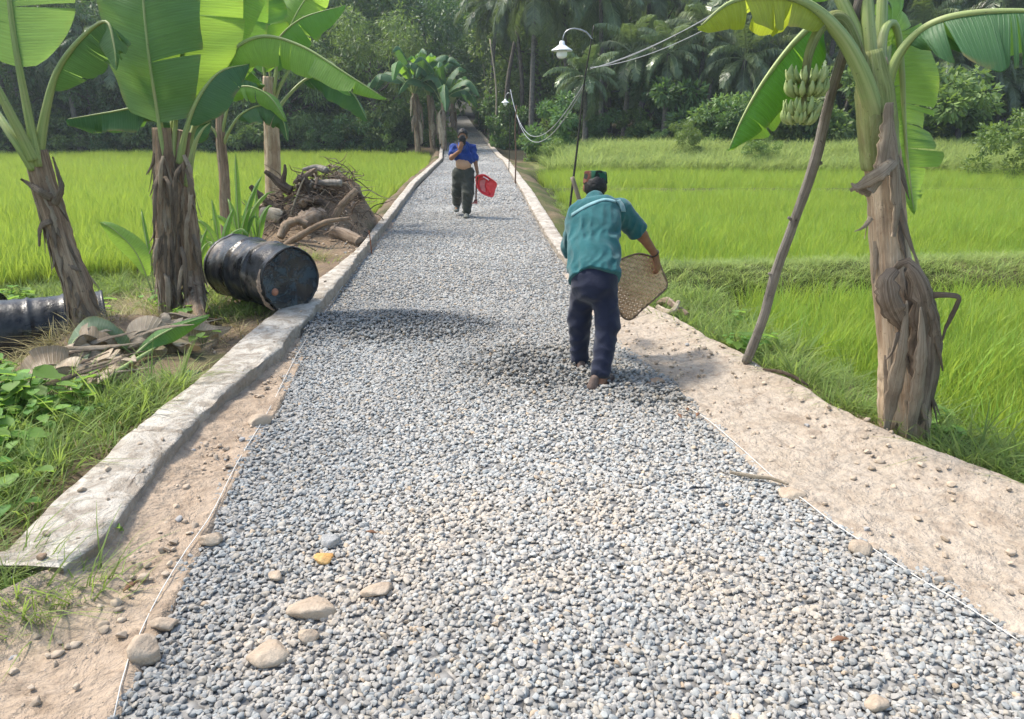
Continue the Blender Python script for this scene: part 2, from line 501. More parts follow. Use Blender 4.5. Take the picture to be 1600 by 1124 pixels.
o = strip('dirt_verge', lambda y: grav_r(y) - .08, lambda y: verge_r(y) + .07 + .05 * vn(y, y * 0, .4, 71), yv, 64,
      lambda X, Y, u: dz(67, .014, .05, .10)(X, Y, u) + .045 * sstep((u - .5) / .45), M_DIRT2)

# ------------------------------------------------------------------ kerbs
def kerb(name, fi, fo, ys, top, label, cracks=(), taper=False):
    ys = np.asarray(ys); fi_, fo_ = fi(ys), fo(ys)
    prof = [(-.02, -.12), (-.01, .5), (.0, .9), (.025, 1), (.25, 1), (.5, 1), (.75, 1), (.95, 1), (1, .85), (1, -.12)]
    V = []
    for j, (u, w) in enumerate(prof):
        x = fi_ + (fo_ - fi_) * u
        edge = 1 if j in (2, 3, 1) else .4
        sg = np.sign(fo_ - fi_)
        x = x + edge * .018 * vn(ys, ys * 0 + j * .25, .22, 81 + int(top * 100), 3) + .012 * vn(ys, ys * 0, .9, 85, 2)
        z = top * w * np.ones_like(ys) + (.008 * vn(ys, ys * 0 + u, .15, 87, 3) if w > .5 else 0) - (.02 * 2.2 * np.maximum(0, vn(ys, ys * 0 + j * .3, .14, 89, 3) - .1) if j in (2, 3) else 0)
        for yc in cracks:
            z = z - np.where(np.abs(ys - yc - .05 * (u - .5) - .012 * vn(x, ys, .05, 3)) < .012, .03, 0) * (w > .5)
        V.append(np.stack([x, ys, z + rise(ys)], -1))
    V = np.stack(V, 1); n, k = V.shape[:2]
    if taper: V[:, :, 2] = np.where(V[:, :, 2] > -.05, np.minimum(V[:, :, 2], .008 + .9 * (V[:, :, 2]) * sstep((ys[:, None] - ys[0]) / 2.2)), V[:, :, 2])
    f = np.arange((n - 1) * (k - 1)); r, c = f // (k - 1), f % (k - 1); a = r * k + c
    Fc = np.stack([a, a + 1, a + k + 1, a + k], 1).tolist() + [list(range(k))]
    o = link(name, mesh(name, V.reshape(-1, 3), Fc, [M_CONC]))
    return tag(o, kind='structure')
yc1 = G(247, 671, .12)[1]
kerb('kerb', kerb_li, kerb_lo, np.r_[np.arange(G(40, 884, .12)[1], 14, .02), np.arange(14, 58, .3)], .12, '', [yc1, 9.1, 12.4])
kerb('kerb', kerb_ri, verge_r, np.r_[np.arange(6.4, 16, .025), np.arange(16, 75, .3)], .07, '', [9.6, 11.8], True)

# ------------------------------------------------------------------ pebbles
def pebble_mesh(i, sub, ang=0.0):
    bm = bmesh.new(); bmesh.ops.create_icosphere(bm, subdivisions=sub, radius=1)
    r = random.Random(i * 7 + 3)
    off = Vector((r.random() * 50, r.random() * 50, r.random() * 50))
    sx, sy, sz = r.uniform(.9, 1.35), r.uniform(.75, 1.0), r.uniform(.36, .62)
    for v in bm.verts:
        p = v.co.copy()
        k = 1 + .22 * mnoise.noise(p * 1.1 + off) + .10 * mnoise.noise(p * 2.3 + off)
        v.co = Vector((p.x * sx * k, p.y * sy * k, p.z * sz * k))
    if ang:
        for _ in range(int(ang)):
            nrm = Vector((r.uniform(-1, 1), r.uniform(-1, 1), r.uniform(-.6, 1))).normalized(); d = r.uniform(.36, .68)
            for v in bm.verts:
                e = v.co.dot(nrm) - d
                if e > 0: v.co -= nrm * e
    me = bpy.data.meshes.new('pebble'); bm.to_mesh(me); bm.free()
    me.materials.append(M_PEB)
    me.polygons.foreach_set('use_smooth', np.ones(len(me.polygons), bool))
    return me
PEBS = [pebble_mesh(i, 3, 9 if i % 2 else 6) for i in range(12)]

tan_spots = [G(x, y) + [0, 0, r] for x, y, r in ((590, 920, .32), (715, 812, .28), (660, 850, .22), (430, 1000, .22), (500, 950, .2), (1100, 905, .22), (930, 800, .22), (1230, 960, .2), (860, 905, .15), (1080, 640, .15))]
def pebbles(y0, y1, dens, rmin, rmax, lift=0.0, only=None):
    ys = np.linspace(y0, y1, 40); wmax = (grav_r(ys) - grav_l(ys)).max()
    n = int(dens * (y1 - y0) * wmax)
    y = rng.uniform(y0, y1, n); a, b = grav_l(y), grav_r(y)
    x = a.min() + rng.uniform(0, 1, n) * (b.max() - a.min())
    jag = .05 * vn(y, y * 0, .13, 91, 2) * np.clip(3 / y, .3, 1)
    k = (x > a + jag - .015) & (x < b + jag + .02)
    if only is not None: k &= only(x, y)
    x, y, a = x[k], y[k], a[k]; n = len(x)
    r = rmin + (rmax - rmin) * rng.beta(1.6, 2.6, n)
    z = road_z(x, y) + r * .12 + lift * rng.uniform(.2, 1, n)
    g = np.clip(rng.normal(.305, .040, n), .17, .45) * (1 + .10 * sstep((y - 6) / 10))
    hot = rng.random(n)
    c = np.stack([g * 1.055, g * 1.0, g * .91], -1)
    c[hot < .35] *= np.array((.91, .98, 1.04))
    c[hot > .86] *= np.array((1.06, 1.0, .91))
    c[hot > .985] *= np.array((1.15, 1.0, .85))
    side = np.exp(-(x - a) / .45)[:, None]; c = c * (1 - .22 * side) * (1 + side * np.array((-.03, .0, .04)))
    w = np.zeros(n)
    for sx, sy, sr in tan_spots: w = np.maximum(w, np.exp(-((x - sx) ** 2 + (y - sy) ** 2) / sr ** 2))
    w = w * rng.uniform(.1, .85, n)
    c = c * (1 - w[:, None]) + np.array((.40, .33, .25)) * rng.uniform(.7, 1.2, n)[:, None] * w[:, None]
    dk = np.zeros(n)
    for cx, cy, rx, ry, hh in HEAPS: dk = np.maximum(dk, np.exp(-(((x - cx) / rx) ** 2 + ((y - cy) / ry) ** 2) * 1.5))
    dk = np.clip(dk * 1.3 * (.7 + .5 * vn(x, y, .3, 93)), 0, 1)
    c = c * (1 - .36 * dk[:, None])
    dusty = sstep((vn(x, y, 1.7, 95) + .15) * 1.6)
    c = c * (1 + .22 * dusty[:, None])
    rot = np.stack([rng.normal(0, .35, n) + dk * rng.normal(0, .9, n), rng.normal(0, .35, n), rng.uniform(0, 6.28, n)], -1)
    z = z + dk * rng.uniform(0, .025, n)
    return np.stack([x, y, z], -1), rot, r * (1 + .25 * dk), rng.integers(0, 12, n), c
PB = [pebbles(-.5, 3.4, 4300, .008, .0215), pebbles(3.4, 7, 3500, .009, .021), pebbles(7, 16, 1300, .012, .023), pebbles(16, 34, 420, .02, .034), pebbles(34, 60, 150, .03, .05),
      pebbles(-.5, 7, 420, .010, .021, .008), pebbles(3.8, 7.5, 1700, .011, .021, .03, lambda x, y: sum(np.exp(-(((x - h[0]) / h[2]) ** 2 + ((y - h[1]) / h[3]) ** 2) * 1.5) for h in HEAPS) > .35)]
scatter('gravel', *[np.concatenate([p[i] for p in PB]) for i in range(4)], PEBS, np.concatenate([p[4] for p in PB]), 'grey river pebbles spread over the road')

# crumbs of dirt and pebbles lying on the two dirt verges
def crumbs(fa, fb, n, y0, y1, z0):
    y = y0 + (y1 - y0) * rng.random(n) ** 1.3; x = fa(y) + (fb(y) - fa(y)) * rng.random(n)
    cl = vn(x, y, .5, 97) + .25 > rng.uniform(-.6, .8, n)
    x, y = x[cl], y[cl]; n = len(x)
    r = .003 + .022 * rng.random(n) ** 3.6
    c = np.array((.42, .335, .25)) * rng.uniform(.75, 1.2, n)[:, None]
    gsel = rng.random(n) < .05; c[gsel] = np.array((.33, .32, .31))
    return np.stack([x, y, z0(x, y) + r * .25], -1), rng.uniform(-.6, .6, (n, 3)) + [0, 0, 1] * rng.uniform(0, 6, (n, 1)), r, rng.integers(0, 12, n), c
CR = [crumbs(lambda y: kerb_li(y) + .02, lambda y: grav_l(y), 2200, 1.0, 9, lambda x, y: .014 + 0 * x),
      crumbs(lambda y: grav_r(y), verge_r, 1700, 1.4, 8.3, lambda x, y: .014 + .045 * sstep(((x - grav_r(y)) / (verge_r(y) - grav_r(y)) - .5) / .45)),
      crumbs(lambda y: kerb_lo(y) - .05, lambda y: kerb_lo(y) - 1.7, 2600, 9.2, 13.2, lambda x, y: ground_z(x, y)),
      crumbs(lambda y: kerb_lo(y) - .05, lambda y: kerb_lo(y) - 1.5, 900, 5.2, 9.2, lambda x, y: ground_z(x, y)),
      crumbs(kerb_li, kerb_lo, 90, 2.2, 9, lambda x, y: .12 + 0 * x)]
scatter('dirt_crumbs', *[np.concatenate([p[i] for p in CR]) for i in range(4)], PEBS, np.concatenate([p[4] for p in CR]), 'loose dirt crumbs and small stones on the verges')
# ------------------------------------------------------------------ plant materials
def m_leaf(name, c1, c2, tr, tf=.45, rough=.47, spec=.35, vein=True, brown=0.0, inst=True):
    t = NT(name); uv = t.n('ShaderNodeUVMap').outputs[0]; c = t.coord()
    sp = t.n('ShaderNodeSeparateXYZ', Vector=uv)
    stripes = t.noise(t.mapping(uv, (60, 1.2, 1)), 1, 4, .7)
    wv = t.n('ShaderNodeTexWave', _wave_type='BANDS', _bands_direction='X', Vector=uv, Scale=16, Distortion=.6, Detail=1, Detail__Scale=2).outputs[1]
    veins = t.ramp(wv, [(.0, 1.), (.16, 0.)])
    big = t.noise(c, 1.7, 4, .6)
    col = t.mix(t.ramp(big, [(.35, 0.), (.65, 1.)]), c1, c2)
    col = t.mix(t.ramp(stripes, [(.3, .7), (.6, 0.)]), col, t.hsv(col, .5, 1.05, .66))
    col = t.mix(t.math('MULTIPLY', veins, .45), col, t.hsv(col, .5, .8, 1.5))
    col = t.mix(t.ramp(t.noise(c, 5.5, 5, .7), [(.60, 0.), (.68, .35)]), col, t.hsv(col, .46, .9, 1.25))
    if brown:
        edge = t.math('ABSOLUTE', sp.outputs[1])
        b = t.math('MULTIPLY', t.ramp(edge, [(.86, 0.), (1., 1.)]), t.ramp(t.noise(c, 9, 4), [(.45, 0.), (.62, 1.)]))
        col = t.mix(t.math('MULTIPLY', b, brown), col, (.28, .19, .08))
    trc = t.mix(t.ramp(stripes, [(.3, .6), (.6, 0.)]), tr, t.hsv(tr, .49, 1, .7)) if True else tr
    nb = t.bump(t.math('ADD', t.math('ADD', stripes, t.math('MULTIPLY', veins, -.6)), t.math('MULTIPLY', t.noise(t.mapping(uv, (9, 1, 1)), 1, 2), 1.5)), .35, .012)
    return t.pbr(col, rough, nb, spec, transl=trc, tfac=tf)
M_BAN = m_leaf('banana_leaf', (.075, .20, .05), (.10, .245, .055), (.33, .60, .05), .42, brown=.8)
M_BANY = m_leaf('young_banana_leaf', (.125, .27, .06), (.155, .31, .065), (.40, .62, .08), .46, brown=.4)
M_BANG = m_leaf('waxy_banana_leaf', (.10, .195, .085), (.13, .235, .095), (.28, .46, .10), .42, .45, brown=.6)
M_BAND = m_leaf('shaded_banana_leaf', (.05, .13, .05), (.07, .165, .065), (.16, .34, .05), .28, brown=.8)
M_BANYEL = m_leaf('yellowing_banana_leaf', (.16, .24, .04), (.25, .27, .05), (.50, .60, .05), .5, brown=1)

def m_rib():
    t = NT('petiole'); c = t.coord(); uv = t.n('ShaderNodeUVMap').outputs[0]
    n = t.noise(t.mapping(uv, (14, 1.5, 1)), 1, 4, .6); n2 = t.noise(c, 30, 4, .7); n3 = t.noise(c, 5, 4, .6)
    col = t.ramp(n, [(.3, (.17, .24, .07)), (.55, (.30, .37, .13)), (.75, (.40, .42, .20))])
    col = t.mix(t.ramp(n3, [(.5, 0.), (.7, .5)]), col, (.33, .29, .14))
    col = t.mix(t.ramp(n2, [(.26, .9), (.36, 0.)]), col, (.06, .045, .03))
    return t.pbr(col, .5, t.bump(n, .3, .006), .4)
def m_stem(name, a, b, c3, dark, green=0.0):
    t = NT(name); c = t.coord(); uv = t.n('ShaderNodeUVMap').outputs[0]
    fib = t.noise(t.mapping(uv, (22, 1.6, 1)), 1, 6, .65, .4)
    fine = t.noise(t.mapping(uv, (90, 5, 1)), 1, 4, .7)
    blot = t.noise(t.mapping(c, (1, 1, .45)), 7, 6, .65, .7); b2 = t.noise(c, 34, 5, .7)
    col = t.ramp(fib, [(.28, a), (.46, b), (.62, c3), (.75, b)])
    col = t.mix(t.ramp(blot, [(.46, 0.), (.66, .65)]), col, dark)
    col = t.mix(t.ramp(fine, [(.34, .6), (.5, 0.)]), col, t.hsv(col, .5, 1, .6))
    col = t.mix(t.ramp(b2, [(.28, .8), (.38, 0.)]), col, (.035, .028, .02))
    if green:
        z = t.n('ShaderNodeSeparateXYZ', Vector=uv).outputs[1]
        g = t.math('ADD', t.math('MULTIPLY', z, 1.0), t.math('MULTIPLY', t.math('SUBTRACT', fib, .5), .8))
        col = t.mix(t.ramp(g, [(green - .25, 0.), (green + .3 , 1.)]) if green < 1 else 0.0, col, t.ramp(fib, [(.3, (.20, .24, .08)), (.6, (.36, .38, .17))]))
    h = t.math('ADD', fib, t.math('MULTIPLY', fine, .5))
    return t.pbr(col, .85, t.bump(h, .9, .02), .2)
M_RIB = m_rib()
M_STEM = m_stem('banana_stem', (.13, .085, .055), (.30, .205, .135), (.44, .335, .235), (.09, .062, .042))
M_STEMP = m_stem('pale_banana_stem', (.31, .195, .115), (.51, .375, .25), (.61, .49, .35), (.26, .16, .095))
M_DRY = m_stem('dry_sheath', (.20, .145, .10), (.42, .33, .235), (.54, .45, .34), (.22, .16, .11))
M_DRYD = m_stem('dark_dry_sheath', (.10, .075, .05), (.24, .18, .13), (.36, .29, .22), (.09, .07, .05))
M_GSTEM = m_stem('green_stem', (.16, .20, .07), (.28, .33, .12), (.38, .41, .19), (.19, .15, .07))
M_WOOD = m_stem('grey_wood', (.16, .14, .12), (.31, .275, .235), (.42, .38, .33), (.14, .12, .10))
M_WOODD = m_stem('dark_root_wood', (.05, .035, .025), (.12, .085, .06), (.20, .15, .11), (.04, .03, .022))
M_WOODT = m_stem('tan_wood', (.17, .115, .075), (.31, .225, .155), (.42, .33, .25), (.13, .09, .06))
M_WOODL = m_stem('barkless_wood', (.35, .27, .18), (.50, .41, .30), (.60, .52, .40), (.30, .22, .14))

def leaf_profile(t, tipw=1.0):
    return np.clip(np.sin(np.pi * np.clip(t, 0, 1) ** .78) ** .62, 0, 1) * (1 - .12 * t)

def banana_leaf(name, mid, hw, nrm0, nrm1=None, parent=None, mats=None, pet=.18, r0=.03, fold=.25, curl=.25, tears=4, seed=0, ripple=.012,
                asym=(1, 1), n=56, k=7, hang=0.0, label=None, t0=0.0, cut=1.0):
    mats = mats or [M_BAN, M_RIB]
    rr = random.Random(seed * 31 + 5)
    c = crom(mid, n); T, _, _ = frames(c)
    nrm0 = norm(nrm0); nrm1 = nrm0 if nrm1 is None else norm(nrm1)
    u = np.linspace(0, 1, n)
    nn = nrm0[None] * (1 - u[:, None]) + nrm1[None] * u[:, None]
    nn = norm(nn - T * (nn * T).sum(1)[:, None]); S = np.cross(T, nn)
    L = np.r_[0, np.cumsum(np.linalg.norm(np.diff(c, axis=0), axis=1))]
    tb = np.clip((u - pet) / (1 - pet), 0, 1)
    W = hw * leaf_profile(t0 + (cut - t0) * tb) * (u > pet)
    mb = MB()
    rad = np.interp(u, [0, pet, 1], [r0, r0 * .62, .003])
    tube(mb, c[::2] if n > 20 else c, rad[::2] if n > 20 else rad, 7, n, 1)
    ks = np.linspace(0, 1, k)
    st = [i for i in range(n) if u[i] > pet]
    for side in (1, -1):
        Wm = W * (asym[0] if side > 0 else asym[1])
        breaks = sorted(rr.sample(st[2:-3], min(tears, len(st) - 6))) if tears else []
        segs = []; a = st[0]
        for b in breaks + [st[-1]]:
            if b - a >= 1: segs.append((a, b)); a = b
        for (a, b) in segs:
            lift = rr.uniform(-.22, .3) if tears else 0; slip = rr.uniform(-.10, .10) if tears else 0
            idx = np.arange(a, b + 1); m = len(idx)
            rowV = []
            for q in ks:
                w = Wm[idx] * q
                if m > 2 and q > .5 and tears > 3:
                    e = np.minimum(idx - a, b - idx)
                    w = w * (1 - .05 * (e == 0))
                ang = fold + curl * q + lift * q + hang * q
                ph = seed * 1.7
                rp = ripple * q * np.sin(L[idx] * 16 + ph + side) + ripple * 1.6 * q * vn(L[idx] * 5, q * 2 + side * 3.0, 1, seed, 2)
                pt = c[idx] + side * S[idx] * (w * np.cos(ang))[:, None] - nn[idx] * (w * np.sin(ang))[:, None] + nn[idx] * rp[:, None] \
                    + T[idx] * (w * (.22 + slip) * np.minimum(1, (1 - tb[idx]) * 3))[:, None]
                rowV.append(pt)
            V = np.stack(rowV, 1).reshape(-1, 3)
            uv = np.stack([np.broadcast_to(L[idx][:, None] - .0 * ks, (m, k)), np.broadcast_to(side * ks[None], (m, k))], -1).reshape(-1, 2)
            Fc = []
            for i in range(m - 1):
                for j in range(k - 1):
                    p = i * k + j; f = (p, p + 1, p + k + 1, p + k)
                    Fc.append(f if side < 0 else f[::-1])
            mb.add(V, Fc, 0, uv)
    o = mb.obj(name, mats, parent)
    if label: o['label'] = label
    return o

def stem_mesh(name, pts, r, mats, parent, seed=0, sides=40, n=90, ridges=7, amp=.10, flakes=0, fl=(.12, .38)):
    """a banana pseudostem: overlapping old leaf bases make ridges that run up it"""
    c = crom(pts, n); T, N, B = frames(c)
    rr = np.interp(np.linspace(0, 1, n), np.linspace(0, 1, len(r)), r)
    L = np.r_[0, np.cumsum(np.linalg.norm(np.diff(c, axis=0), axis=1))]
    a = np.linspace(0, 2 * np.pi, sides, endpoint=False)
    A = a[None] + .35 * np.sin(L[:, None] * 1.3 + seed)
    saw = ((A * ridges / (2 * np.pi) + .35 * vn(L * 2, L * 0, 1, seed, 2)[:, None]) % 1.0)
    k = 1 + amp * (saw - .5) + .05 * vn(L[:, None] * 5 + 0 * a, np.cos(a)[None] * 2 + seed, 1, seed, 3) + .05 * vn(L[:, None] * 22 + 0 * a, np.sin(a)[None] * 4 + seed, 1, seed + 1, 2)
    V = c[:, None] + (N[:, None] * np.cos(a)[None, :, None] + B[:, None] * np.sin(a)[None, :, None]) * (rr[:, None] * k)[..., None]
    uv = np.stack([np.broadcast_to(a / (2 * np.pi), (n, sides)), np.broadcast_to(L[:, None], (n, sides))], -1).reshape(-1, 2)
    Fc = [(i * sides + j, i * sides + (j + 1) % sides, (i + 1) * sides + (j + 1) % sides, (i + 1) * sides + j) for i in range(n - 1) for j in range(sides)]
    Fc.append(tuple((n - 1) * sides + j for j in range(sides)))
    mb = MB(); mb.add(V.reshape(-1, 3), Fc, 0, uv)
    rf = random.Random(seed * 3 + 1)
    for q in range(flakes):
        i = int(n * rf.uniform(.12, .92)); aa = -math.pi / 2 + rf.gauss(0, 1.1)
        out = N[i] * 0 + norm(np.array([math.cos(aa), math.sin(aa), 0])); out = norm(out - T[i] * np.dot(out, T[i]))
        Lf = rf.uniform(*fl); j = max(0, i - int(Lf / max(L[-1], .1) * n)); w0 = rf.uniform(.012, .05); pe = rf.uniform(.004, .045)
        tw = norm(np.cross(T[i], out)) * rf.uniform(-.03, .03)
        p0 = c[i] + out * rr[i] * .98; p1 = c[(i + j) // 2] + out * (rr[(i + j) // 2] * 1.03 + pe * .3) + tw; p2 = c[j] + out * (rr[j] * 1.04 + pe) + tw * 2.2
        ribbon(mb, [p0, p1, p2], [w0 * .8, w0, w0 * .15], out, 1 + q % 2, 14, 3, .7, .5, .003, seed + q)
    return mb.obj(name, list(mats) + ([M_DRY, M_DRYD] if flakes else []), parent)

def gz(x, y): return float(ground_z(np.array([x]), np.array([y]))[0])
def Q(px, py, Y): return P(px, py, Y)
TOCAM = np.array([0, -1, .15])

# ================================================================== banana plant beside the verge (with fruit)
b0 = G(1418, 676, -.05); Yb = b0[1]
T1 = empty('banana_plant', b0, 'fruiting banana plant with pale brown stem beside the dirt verge, propped by a pole', 'banana plant')
tr = [b0 + [0, .02, -.12], Q(1412, 600, Yb + .02), Q(1402, 500, Yb + .06), Q(1390, 400, Yb + .10), Q(1383, 300, Yb + .13), Q(1376, 220, Yb + .15), Q(1368, 150, Yb + .16), Q(1362, 95, Yb + .17)]
stem_mesh('trunk', tr, [.135, .136, .118, .104, .096, .09, .086, .07], [M_STEMP], T1, 3, flakes=34, fl=(.15, .5))
# green upper sheath
mb = MB(); tube(mb, [Q(1376, 260, Yb + .14), Q(1370, 190, Yb + .13), Q(1366, 140, Yb + .14), Q(1360, 80, Yb + .15)], [.097, .1, .094, .055], 20, 24, jit=.05)
mb.obj('green_sheath', [M_GSTEM], T1)
# dead sheath that peels away low on the stem
def sheath(name, parts, mats, parent, seed=0, label=None):
    mb = MB()
    for i, (pts, w, nr, curl) in enumerate(parts): ribbon(mb, pts, w, nr, 0, 30, 8, curl, .25, .006, seed + i)
    o = mb.obj(name, mats, parent)
    if label: o['label'] = label
    return o
Yf = Yb - .14
sheath('dead_sheath', [
    ([Q(1398, 425, Yf + .03), Q(1420, 412, Yf - .02), Q(1448, 455, Yf - .03), Q(1458, 540, Yf), Q(1445, 640, Yf + .02), Q(1428, 685, Yf + .05)], [.04, .17, .25, .24, .20, .12], [.25, -1, .2], 1.25),
    ([Q(1400, 420, Yf), Q(1386, 440, Yf - .04), Q(1392, 480, Yf - .05), Q(1415, 520, Yf)], [.05, .13, .12, .03], [-.6, -1, .1], .7),
    ([Q(1440, 440, Yf - .02), Q(1465, 500, Yf - .01), Q(1468, 560, Yf + .04), Q(1452, 660, Yf + .07)], [.06, .11, .12, .09], [.7, -1, .1], .8)], [M_DRYD], T1, 3, 'shaggy grey-brown dead sheath folded down at the foot of the stem')
sheath('dead_sheath', [
    ([Q(1418, 470, Yf - .03), Q(1412, 540, Yf - .05), Q(1400, 600, Yf - .02), Q(1384, 680, Yf + .02)], [.008, .06, .09, .03], [-.1, -1, 0], .6),
    ([Q(1440, 480, Yf - .05), Q(1442, 560, Yf - .07), Q(1432, 640, Yf - .04), Q(1420, 688, Yf)], [.008, .08, .09, .03], [.1, -1, 0], .8)], [M_DRY], T1, 8)
sheath('dead_sheath', [
    ([Q(1392, 160, Yf + .12), Q(1388, 220, Yf + .10), Q(1378, 270, Yf + .08), Q(1362, 300, Yf + .06)], [.05, .09, .09, .05], [.1, -1, 0], .9),
    ([Q(1400, 250, Yf + .10), Q(1380, 268, Yf + .03), Q(1352, 285, Yf + .06), Q(1328, 298, Yf + .1)], [.05, .07, .07, .02], [-.1, -1, .3], .5),
    ([Q(1392, 180, Yf + .12), Q(1402, 260, Yf + .10), Q(1404, 330, Yf + .10), Q(1398, 370, Yf + .10)], [.06, .08, .07, .03], [.4, -1, .1], .8)], [M_DRY], T1, 12, 'papery tan sheath split open high on the stem')
def stalk(*a):
    mb = MB(); ribbon(mb, *a); mb.obj('dead_leaf_stalk', [M_DRYD], T1)
stalk([Q(1455, 462, Yf), Q(1480, 461, Yf - .02), Q(1500, 466, Yf - .02), Q(1490, 490, Yf), Q(1478, 515, Yf), Q(1472, 535, Yf)], [.035, .03, .03, .03, .02, .005], [.2, -1, .3], 0, 24, 3, .5, .3)
stalk([Q(1462, 510, Yf), Q(1468, 545, Yf), Q(1474, 580, Yf + .02)], [.05, .03, .005], [.2, -1, .3], 0, 12, 3, .5, .3)
stalk([Q(1405, 520, Yf - .04), Q(1395, 550, Yf - .05), Q(1385, 562, Yf - .05)], [.03, .02, .006], [.2, -1, .3], 0, 12, 3, .5, .3)
# small thorn-like dry flakes
sheath('dead_sheath', [([Q(1362, 340, Yf + .12), Q(1350, 355, Yf + .1), Q(1335, 362, Yf + .12)], [.03, .02, .004], [-.2, -1, .2], .5)], [M_DRY], T1, 18)
sheath('dead_sheath', [([Q(1362, 300, Yf + .12), Q(1340, 292, Yf + .08), Q(1330, 286, Yf + .12)], [.06, .05, .01], [-.2, -1, .3], .6)], [M_DRY], T1, 19)
yt = Yb + .16
# leaves
banana_leaf('leaf', [Q(1372, 190, yt - .07), Q(1345, 110, yt - .10), Q(1310, 50, yt - .12), Q(1262, 8, yt - .15), Q(1205, -8, yt - .2), Q(1140, 5, yt - .28), Q(1090, 45, yt - .3)], .2, [-.3, -.3, 1], parent=T1, mats=[M_BANYEL, M_RIB], pet=.42, r0=.052, fold=.7, tears=5, seed=2, label='yellow-green leaf arching away over the fruit')
banana_leaf('leaf', [Q(1352, 130, yt + .05), Q(1325, 50, yt + .12), Q(1290, 28, yt + .14), Q(1245, 62, yt + .12), Q(1195, 125, yt + .08), Q(1160, 185, yt + .03), Q(1138, 236, yt)], .30, [-.75, -.25, .6], [-.9, -.2, .45], parent=T1, mats=[M_BAN, M_RIB], pet=.26, r0=.034, fold=.95, curl=.35, tears=6, seed=4, asym=(1, .75))
banana_leaf('leaf', [Q(1375, 140, yt), Q(1377, 70, yt + .06), Q(1388, 38, yt + .12), Q(1402, 48, yt + .16), Q(1410, 120, yt + .17), Q(1415, 220, yt + .14), Q(1428, 335, yt + .08)], .22, [.15, -1, .1], [.1, -1, .1], parent=T1, mats=[M_BANY, M_RIB], pet=.22, r0=.036, fold=.12, curl=.15, tears=15, seed=6, asym=(.45, 1.3), ripple=.02, label='ragged leaf hanging straight down')
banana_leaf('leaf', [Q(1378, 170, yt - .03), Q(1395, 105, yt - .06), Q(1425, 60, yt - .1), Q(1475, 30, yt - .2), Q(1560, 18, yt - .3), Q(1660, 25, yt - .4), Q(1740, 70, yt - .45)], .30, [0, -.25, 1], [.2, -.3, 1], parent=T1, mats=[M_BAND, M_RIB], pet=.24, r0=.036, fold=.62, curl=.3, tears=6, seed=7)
banana_leaf('leaf', [Q(1366, 150, yt), Q(1358, 60, yt + .02), Q(1352, -40, yt + .05), Q(1340, -180, yt + .1), Q(1310, -330, yt + .1)], .28, [0, -1, .2], parent=T1, pet=.45, r0=.044, tears=3, seed=8)
banana_leaf('leaf', [Q(1362, 150, yt + .03), Q(1338, 55, yt + .05), Q(1300, -30, yt + .1), Q(1240, -150, yt + .25)], .26, [.3, -1, .3], parent=T1, pet=.5, r0=.05, tears=3, seed=9)
banana_leaf('leaf', [Q(1370, 150, yt + .05), Q(1376, 60, yt + .12), Q(1384, -60, yt + .2), Q(1420, -220, yt + .35)], .28, [0, -1, .3], parent=T1, pet=.5, r0=.04, tears=3, seed=10)
banana_leaf('leaf', [Q(1375, 170, yt + .08), Q(1386, 80, yt + .16), Q(1400, 42, yt + .3), Q(1430, 80, yt + .5), Q(1455, 150, yt + .6)], .22, [.3, -.6, .6], parent=T1, mats=[M_BAN, M_RIB], pet=.3, r0=.035, tears=5, seed=11, fold=.5)
# fruit
st = crom([Q(1345, 100, yt - .02), Q(1322, 38, yt - .08), Q(1302, 26, yt - .10), Q(1283, 42, yt - .12), Q(1268, 72, yt - .14), Q(1261, 100, yt - .15), Q(1257, 150, yt - .15), Q(1254, 185, yt - .15)], 30)
mb = MB(); tube(mb, st, [.036, .034, .03, .026, .022, .018, .008], 10, 40)
def m_fruit():
    t = NT('green_banana_skin'); c = t.coord()
    n = t.noise(c, 18, 4, .6)
    col = t.mix(t.rand(), (.22, .30, .09), (.31, .37, .14))
    col = t.mix(t.ramp(n, [(.4, 0.), (.7, .4)]), col, (.38, .42, .2))
    return t.pbr(col, .5, t.bump(n, .15, .01), .4)
M_FRUIT = m_fruit()
bunch = mb.obj('fruit_bunch', [M_GSTEM], T1)
def banana_me():
    mb = MB()
    tube(mb, [(0, 0, 0), (.018, 0, .012), (.036, 0, .045), (.040, 0, .085), (.028, 0, .118), (.022, 0, .130)], [.006, .012, .0195, .0195, .011, .004], 10, 18)
    return mb.me('banana', [M_FRUIT])
BME = banana_me()
for hi, (cx, cy, nb) in enumerate([(1262, 118, 12), (1259, 137, 13), (1253, 167, 12), (1250, 181, 11)]):
    cpt = Q(cx, cy, yt - .15)
    for tier in range(2):
        for b in range(nb - tier * 2):
            a = 2 * math.pi * (b + .5 * tier + random.uniform(-.2, .2)) / (nb - tier * 2) + hi * .4
            o = bpy.data.objects.new('banana', BME); COL.objects.link(o)
            s = random.uniform(.60, .78) * (1.0 if hi < 2 else .9)
            m = Matrix.Translation(Vector(cpt + [0, 0, -.012 * tier])) @ Matrix.Rotation(a, 4, 'Z') @ Matrix.Translation((.028 + .020 * tier, 0, -.03)) @ Matrix.Rotation(random.uniform(.15, .5) + .28 * (1 - tier), 4, 'Y') @ Matrix.Scale(s, 4)
            o.parent = bunch; o.matrix_parent_inverse = Matrix.Translation(T1.location).inverted() if False else Matrix.Identity(4)
            par = bunch.parent.matrix_basis @ bunch.matrix_parent_inverse
            o.matrix_parent_inverse = par.inverted(); o.matrix_basis = m
